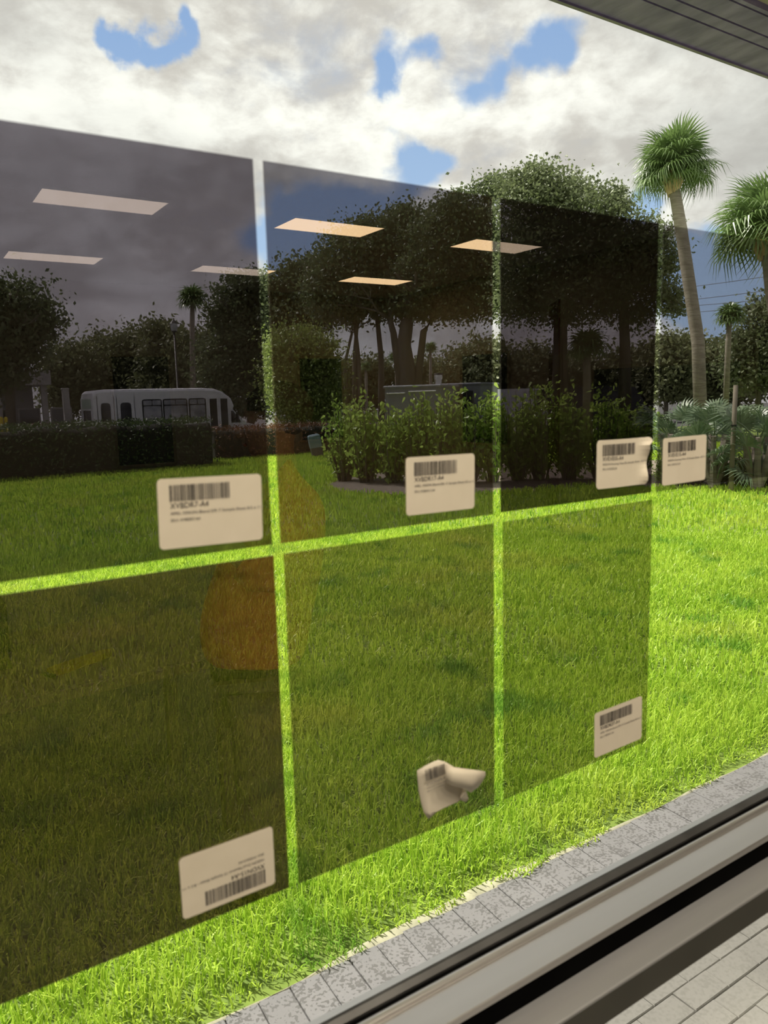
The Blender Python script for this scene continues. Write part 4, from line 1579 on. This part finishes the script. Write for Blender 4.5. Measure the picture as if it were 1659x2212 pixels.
def build_lamp():
    r = 38.0
    base = at(385, 850, r)
    base[2] = gz(base)
    top = at(383, 718, r)
    h = top[2] - base[2]
    t = thing('lamp_post', 'black lantern lamp post standing behind the bus', 'lamp post', base)
    part('pole', MB().tube([(0, 0, -.05), (0, 0, .5), (0, 0, .52), (0, 0, h)], [.11, .09, .055, .045], 10), MAT['black'], t, smooth=True)
    part('lantern_cage', MB().tube([(0, 0, h), (0, 0, h + .06)], [.07, .15], 8).tube([(0, 0, h + .40), (0, 0, h + .52), (0, 0, h + .62)], [.20, .10, .02], 8), MAT['black'], t)
    part('lantern_glass', MB().tube([(0, 0, h + .06), (0, 0, h + .40)], [.13, .19], 8), MAT['reflect_glass'], t)


build_lamp()


def build_left_building():
    r = 44.0
    a = at(-60, 905, r)
    b = at(118, 905, r)
    x0, x1, y = a[0], b[0], (a[1] + b[1]) / 2
    zt = at(60, 800, r)[2]
    t = thing('flat_roofed_building', 'grey flat-roofed building behind the parked cars at the left edge', 'building', (x0, y, LOT))
    MAT['bld'] = mat('grey_building_wall', (0.20, 0.20, 0.20), (0.24, 0.235, 0.23), 2, 0.85)
    MAT['bldr'] = mat('grey_roof_fascia', (0.36, 0.35, 0.34), (0.30, 0.29, 0.28), 3, 0.7)
    L, H = x1 - x0, zt - LOT
    part('wall', MB().box((0, .8, 0), (L - .8, 5, H - .7)), MAT['bld'], t)
    part('roof_fascia', MB().box((-.5, -.2, H - .75), (L, 5.4, H)), MAT['bldr'], t)
    for i in range(3):
        x = L - .35 - i * 2.2
        part('column', MB().box((x - .14, 0, 0), (x + .14, .28, H - .75)), MAT['bldr'], t)
    for i in range(3):
        w = part('window', MB().box((.6 + i * 1.6, .76, 1.0), (1.7 + i * 1.6, .82, 2.2)), MAT['bldr'], t)
        part('pane', MB().box((.68 + i * 1.6, .74, 1.08), (1.62 + i * 1.6, .78, 2.12)), MAT['dark_glass'], w)
    p = at(146, 905, 36)
    q = at(146, 838, 36)
    c = thing('concrete_post', 'short pale concrete post just left of the bus', 'post', (p[0], p[1], LOT))
    hh = q[2] - LOT
    part('shaft', MB().box((-.13, -.13, -.05), (.13, .13, hh - .06)), MAT['bldr'], c)
    part('cap', MB().bbox((-.15, -.15, hh - .06), (.15, .15, hh), .03), MAT['bldr'], c)
    MAT['yellow'] = mat('yellow_paint', (0.65, 0.50, 0.03), (0.55, 0.42, 0.03), 5, 0.5)
    for k, px in enumerate((4, 14)):
        p = at(px, 920, 33)
        bq = at(px, 903, 33)
        o = thing('yellow_bollard', 'yellow bollard at the far left edge, %s of the two' % ('left one' if k == 0 else 'right one'), 'bollard', (p[0], p[1], LOT), 0, 'yellow bollards')
        part('shaft', MB().tube([(0, 0, -.05), (0, 0, bq[2] - LOT), (0, 0, bq[2] - LOT + .05)], [.07, .07, .03], 10), MAT['yellow'], o)
        part('base_flange', MB().tube([(0, 0, 0), (0, 0, .02)], [.13, .13], 10), MAT['yellow'], o)


build_left_building()


def build_enclosure():
    r = 24.0
    a = at(832, 850, r)
    b = at(950, 850, r - .6)
    u = (b - a)[:2]
    L = np.linalg.norm(u)
    rot = math.atan2(u[1], u[0])
    zt = at(890, 832, r)[2]
    t = thing('equipment_enclosure', 'grey metal equipment enclosure with exhaust stack behind the shrubs', 'enclosure', (a[0], a[1], 0), rot)
    D = 2.2
    part('cabinet', MB().box((0, 0, 0), (L, D, zt - .08)), MAT['grey_box'], t)
    part('roof_cap', MB().bbox((-.05, -.05, zt - .08), (L + .05, D + .05, zt), .03), MAT['grey_box'], t)
    for (x0, x1, z) in ((.08, .68, zt - .24), (.8, L - .1, zt - .2)):
        part('white_rail', MB().tube([(x0, -.06, z), (x1, -.06, z)], .022, 8).tube([(x0 + .05, -.06, z), (x0 + .05, .02, z)], .015, 6).tube([(x1 - .05, -.06, z), (x1 - .05, .02, z)], .015, 6), MAT['troffer'], t)
    for i in range(2):
        d = part('access_door', MB().box((.12 + i * L * .5, -.02, .25), (.12 + i * L * .5 + L * .38, .01, zt - .45)), MAT['grey_box'], t)
        part('door_handle', MB().box((.2 + i * L * .5, -.05, zt * .5), (.24 + i * L * .5, -.02, zt * .5 + .14)), MAT['black'], d)
    s = part('exhaust_stack', MB().tube([(L * .82, .9, zt), (L * .82, .9, zt + .16), (L * .82, .9, zt + .165), (L * .82, .9, zt + .30)], [.10, .10, .13, .13], 14), MAT['chrome'], t)
    part('stack_cap', MB().tube([(L * .82, .9, zt + .30), (L * .82, .9, zt + .36)], [.15, .13], 14), MAT['black'], s)
    c = at(955, 850, r + 1.5)
    zt2 = at(985, 828, r + 1.5)[2]
    t2 = thing('equipment_cabinet', 'second darker grey equipment cabinet right of the enclosure', 'enclosure', (c[0], c[1], 0), rot - .12)
    MAT['grey_box2'] = mat('violet_grey_paint', (0.17, 0.17, 0.205), (0.20, 0.20, 0.235), 3, 0.6)
    part('cabinet', MB().box((0, 0, 0), (1.35, 1.6, zt2 - .06)), MAT['grey_box2'], t2)
    part('roof_cap', MB().bbox((-.04, -.04, zt2 - .06), (1.39, 1.64, zt2), .02), MAT['grey_box2'], t2)
    part('louver', MB().box((.2, -.015, zt2 * .45), (1.1, .01, zt2 - .25)), MAT['black'], t2)


build_enclosure()


def build_pedestal():
    p = on_ground(687, 988)
    r = math.hypot(*(p - CAM)[:2])
    k = mpp(r)
    t = thing('utility_pedestal', 'small leaning blue-grey utility box on the grass left of the shrubs', 'utility box', (p[0], p[1], 0), -.35)
    t.rotation_euler = (0.0, -.17, -.35)
    MAT['ped'] = mat('blue_grey_plastic', (0.20, 0.27, 0.30), (0.17, 0.23, 0.26), 4, 0.5)
    MAT['ped_reflect'] = mat('grey_brown_reflection', (0.12, 0.10, 0.09), (0.10, 0.085, 0.075), 4, 0.6)  # tone change from a reflected edge, put into the base colour
    part('base', MB().box((-.16, -.13, -.1), (.16, .13, .30)), MAT['ped_reflect'], t)
    part('cover', MB().bbox((-.17, -.14, .30), (.17, .14, .68), .04), MAT['ped'], t)


build_pedestal()


def build_post():
    p = at(1583, 965, 13.6)
    q = at(1586, 832, 13.6)
    t = thing('wooden_stake', 'thin pale vertical post standing among the palmettos', 'post', (p[0], p[1], 0))
    MAT['stake'] = mat('grey_wood', (0.24, 0.205, 0.155), (0.30, 0.26, 0.20), 9, 0.9, stretch=(1, 1, .2))
    h = q[2]
    part('shaft', MB().tube([(0, 0, -.1), (0, 0, h * .5), (.01, 0, h)], [.04, .038, .036], 10), MAT['stake'], t, smooth=True)
    part('tie', MB().tube([(0, 0, h * .62), (0, 0, h * .62 + .03)], [.046, .046], 10), MAT['black'], t)


build_post()


def build_wires():
    k5 = 619 / 1659.0
    c5 = lambda x, y: (1040 + x * k5, 560 + y * k5)
    names = ['highest', 'second highest', 'third', 'lowest']
    MAT['wire'] = mat('power_line', (0.06, 0.06, 0.065), (0.08, 0.08, 0.085), 5, .6)
    for i, ((xa, ya), (xb, yb)) in enumerate((((1225, 142), (1659, 78)), ((1245, 215), (1659, 160)), ((1260, 250), (1659, 212)), ((1250, 290), (1659, 246)))):
        a, b = at(*c5(xa, ya), 70), at(*c5(xb, yb), 58)
        d = b - a
        pts = [a + d * s - np.array([0, 0, 1.6 * (1 - (2 * u - 1) ** 2) * 0]) for u in np.linspace(0, 1, 9) for s in (-1.6 + 4.2 * u,)]
        for j, u in enumerate(np.linspace(-1, 1, 9)):
            pts[j] = pts[j] + np.array([0, 0, -.25 * (1 - u * u)])
        o = part('power_line', MB().tube(pts, .022, 5), MAT['wire'])
        tag(o, 'thin overhead power line behind the leaning palm, %s of four' % names[i], 'power line', 'overhead power lines')


build_wires()

# ------------------------------------------------------------------ people and things in the room (seen reflected in the glass)
def skin(name, verts, edges, radii, material, parent, sub=2, root=0):
    me = bpy.data.meshes.new(name)
    me.from_pydata([tuple(v) for v in verts], edges, [])
    me.update()
    o = put(name, me, material, parent)
    mo = o.modifiers.new('skin', 'SKIN')
    mo.use_smooth_shade = True
    for i, r in enumerate(radii):
        sv_ = me.skin_vertices[0].data[i]
        sv_.radius = r if isinstance(r, tuple) else (r, r)
        sv_.use_root = (i == root)
    ss = o.modifiers.new('smooth', 'SUBSURF')
    ss.levels = sub
    ss.render_levels = sub
    return o


MAT['skin'] = mat('skin', (0.52, 0.30, 0.20), (0.46, 0.26, 0.18), 6, 0.55)
MAT['shirt'] = mat('orange_shirt', (0.85, 0.22, 0.07), (0.74, 0.18, 0.055), 30, 0.85)
MAT['khaki'] = mat('khaki_trousers', (0.30, 0.25, 0.17), (0.26, 0.21, 0.14), 30, 0.9)
MAT['hair'] = mat('dark_hair', (0.05, 0.03, 0.02), (0.07, 0.045, 0.03), 30, 0.6)
MAT['belt'] = mat('woven_black_belt', (0.012, 0.012, 0.012), (0.04, 0.04, 0.038), 160, 0.6)
MAT['shoe'] = mat('brown_shoe', (0.06, 0.04, 0.03), (0.08, 0.05, 0.035), 10, 0.5)
MAT['eye'] = mat('eye_white', (0.75, 0.74, 0.72), (0.70, 0.69, 0.67), 10, 0.2)


def build_person():
    r = 2.35
    k = mpp(r)

    def mir(px, py):
        """where a thing seen mirrored in the window at a photo pixel really stands"""
        q = at(px, py, r)
        return np.array([q[0], -q[1], q[2]])
    d = mir(556, 1300) - np.array([CAM[0], -CAM[1], CAM[2]])
    az = math.atan2(d[0], -d[1])
    lat = np.array([math.cos(az), math.sin(az), 0])      # to the right as seen in the mirror
    dep = np.array([math.sin(az), -math.cos(az), 0])
    base = mir(556, 1300)
    base[2] = 0
    # local +X is the way the person faces
    t = thing('person', 'person in an orange shirt, black woven belt and khaki trousers, reflected in the films', 'person', base, math.atan2(-lat[1], -lat[0]))
    V, E_, R = [], [], []

    def v(p, rr, to=None):
        V.append(p)
        R.append(rr)
        if to is not None:
            E_.append((to, len(V) - 1))
        return len(V) - 1
    pel = v((0, 0, .90), (.13, .12))
    bel = v((.0, 0, 1.08), (.13, .12), pel)
    che = v((-.06, 0, 1.30), (.13, .11), bel)
    nb = v((-.09, 0, 1.44), .07, che)
    nk = v((-.09, 0, 1.50), .056, nb)
    jaw = v((-.06, 0, 1.56), (.068, .078), nk)
    hd = v((-.065, 0, 1.63), (.088, .098), jaw)
    v((-.08, 0, 1.70), (.075, .085), hd)
    for s in (-1, 1):
        sh = v((-.09, .17 * s, 1.37), .062, che)
        el = v((-.05, .20 * s, 1.19), .045, sh)
        wr = v((.13, .13 * s, 1.325), .030, el)
        pm = v((.19, .10 * s, 1.365), (.036, .022), wr)
        for (dy, ln) in ((-.027, .062), (-.009, .070), (.009, .066), (.026, .052)):
            a = v((.225, .10 * s + dy, 1.39), .0095, pm)
            b = v((.225 + ln * .35, .10 * s + dy * 1.15, 1.39 + ln * .35), .0085, a)
            v((.225 + ln * .25, .10 * s + dy * 1.15, 1.39 + ln * .65), .0078, b)
        a = v((.19, (.10 - .040) * s, 1.385), .011, pm)
        v((.21, (.10 - .056) * s, 1.42), .009, a)
        hip = v((0, .09 * s, .83), .088, pel)
        kn = v((.02, .10 * s, .48), .058, hip)
        ank = v((-.01, .10 * s, .10), .040, kn)
        v((.11, .115 * s, .045), (.035, .028), ank)
    skin('body', V, E_, R, MAT['skin'], t)
    # loose shirt: rings (photo row, left edge, right edge, half depth in metres)
    rings = [(990, 612, 630, .045), (1000, 604, 634, .06), (1020, 588, 640, .10), (1047, 560, 664, .15), (1070, 535, 689, .19), (1104, 515, 702, .21), (1154, 495, 702, .215),
             (1200, 478, 696, .21), (1261, 450, 687, .195), (1323, 434, 671, .19), (1372, 437, 666, .19), (1402, 446, 662, .187), (1409, 452, 658, .18)]
    n = 28
    RV, f = [], []
    rot = np.array([-lat, np.cross((0, 0, 1), -lat), (0, 0, 1)])
    for j, (y, xl, xr, dp) in enumerate(rings):
        c = mir((xl + xr) / 2, y) - base
        hw = (xr - xl) / 2 * k
        for i in range(n):
            a = 2 * math.pi * i / n
            wv = .006 * math.sin(5 * a + j) * (j / 12)
            q = c + lat * (hw + wv) * math.cos(a) + dep * (dp + wv) * math.sin(a)
            if j >= 11:
                q[2] += .010 * math.sin(3 * a + 1)
            RV.append(rot @ q)
        if j:
            f += [((j - 1) * n + i, (j - 1) * n + (i + 1) % n, j * n + (i + 1) % n, j * n + i) for i in range(n)]
    sh = part('shirt', MB().add(RV, f), MAT['shirt'], t, smooth=True)
    ss = sh.modifiers.new('smooth', 'SUBSURF')
    ss.levels = ss.render_levels = 1
    for s in (-1, 1):
        part('sleeve', MB().tube([(-.09, .16 * s, 1.37), (-.08, .185 * s, 1.28), (-.055, .20 * s, 1.20), (-.01, .185 * s, 1.215), (.02, .17 * s, 1.24)], [.075, .078, .072, .066, .064], 14), MAT['shirt'], t, smooth=True)
    pv = [(0, 0, .88), (0, .09, .80), (.02, .10, .48), (-.01, .10, .13), (0, -.09, .80), (.02, -.10, .48), (-.01, -.10, .13)]
    skin('trousers', pv, [(0, 1), (1, 2), (2, 3), (0, 4), (4, 5), (5, 6)], [(.15, .145), .108, .085, .078, .108, .085, .078], MAT['khaki'], t)
    zb = mir(530, 1428)[2]
    mb = MB()
    for i in range(32):
        a, b = 2 * math.pi * i / 32, 2 * math.pi * (i + 1) / 32
        q = [((.150 + e) * math.cos(x), (.168 + e) * math.sin(x), zb + z) for x in (a, b) for (e, z) in ((0, -.026), (.008, -.026), (.008, .026), (0, .026))]
        mb.add(q, [(1, 5, 6, 2), (2, 6, 7, 3), (0, 4, 5, 1)])
    part('belt', mb, MAT['belt'], t)
    for s in (-1, 1):
        part('shoe', MB().ball((.06, .11 * s, .04), (.14, .05, .05), 14, 8), MAT['shoe'], t, smooth=True)
        part('ear', MB().ball((-.075, .093 * s, 1.625), (.018, .009, .032), 8, 6), MAT['skin'], t, smooth=True)
        part('eye', MB().ball((.013, .032 * s, 1.638), (.010, .013, .009), 8, 6), MAT['eye'], t, smooth=True)
    part('nose', MB().ball((.027, 0, 1.61), (.018, .013, .024), 8, 6), MAT['skin'], t, smooth=True)
    part('mouth', MB().ball((.013, 0, 1.568), (.008, .024, .006), 8, 6), MAT['red_lamp'], t, smooth=True)
    hv = MB().ball((-.095, 0, 1.67), (.105, .100, .088), 18, 10)
    hv.f = [q for q in hv.f if min(hv.v[0][i][2] for i in q) > 1.635 + .35 * max(0, max(hv.v[0][i][0] + .095 for i in q)) or (max(hv.v[0][i][0] for i in q) < -.085 and min(hv.v[0][i][2] for i in q) > 1.585)]
    part('hair', hv, MAT['hair'], t, smooth=True)


build_person()


def build_table():
    MAT['top'] = mat('tan_table_top', (0.36, 0.28, 0.19), (0.31, 0.24, 0.16), 4, 0.5, stretch=(1, 8, 8))
    t = thing('work_table', 'tan work table standing in the room behind the camera', 'table', (-.05, -2.55, 0))
    part('table_top', MB().bbox((-.95, -.42, .71), (.75, .42, .75), .006), MAT['top'], t)
    for (x, y) in ((-.9, -.37), (.66, -.37), (-.9, .33), (.66, .33)):
        part('leg', MB().box((x, y, 0), (x + .05, y + .05, .71)), MAT['top'], t)
    s = thing('yellow_squeegee', 'yellow bar-shaped hand tool lying on the tan work table', 'tool', (.16, -2.35, .7505), math.radians(-24))
    part('handle', MB().prism([(-.13, -.022), (-.09, -.030), (.10, -.024), (.13, 0), (.10, .024), (-.09, .030), (-.13, .022)], 2, 0, .022), MAT['yellow'], s)
    part('blade', MB().box((-.150, -.03, .004), (-.128, .03, .010)), MAT['black'], s)
    b = thing('black_case', 'black box-shaped case standing on the tan work table', 'case', (-.28, -2.62, .7505))
    part('shell', MB().bbox((-.22, -.15, 0), (.22, .15, .26), .015), MAT['black'], b)
    part('carry_handle', MB().tube([(-.07, 0, .26), (-.07, 0, .30), (.07, 0, .30), (.07, 0, .26)], .011, 6), MAT['alu_dark'], b)
    MAT['banner_red'] = mat('deep_red_cloth', (0.22, 0.02, 0.015), (0.18, 0.015, 0.012), 12, 0.8)
    MAT['banner_brown'] = mat('brown_cloth', (0.25, 0.11, 0.04), (0.20, 0.09, 0.03), 8, 0.8)
    p = at(1195, 1010, 7.6)
    w = thing('banner_stand', 'tall banner stand, deep red above and brown below, near the right wall', 'banner', (p[0], -p[1], 0), math.radians(-55))
    part('base', MB().bbox((-.3, -.12, 0), (.3, .12, .06), .02), MAT['black'], w)
    part('brown_panel', MB().box((-.24, -.01, .06), (.24, .01, 2.05)), MAT['banner_brown'], w)
    part('red_panel', MB().box((-.24, -.01, 2.05), (.24, .01, 2.55)), MAT['banner_red'], w)


build_table()
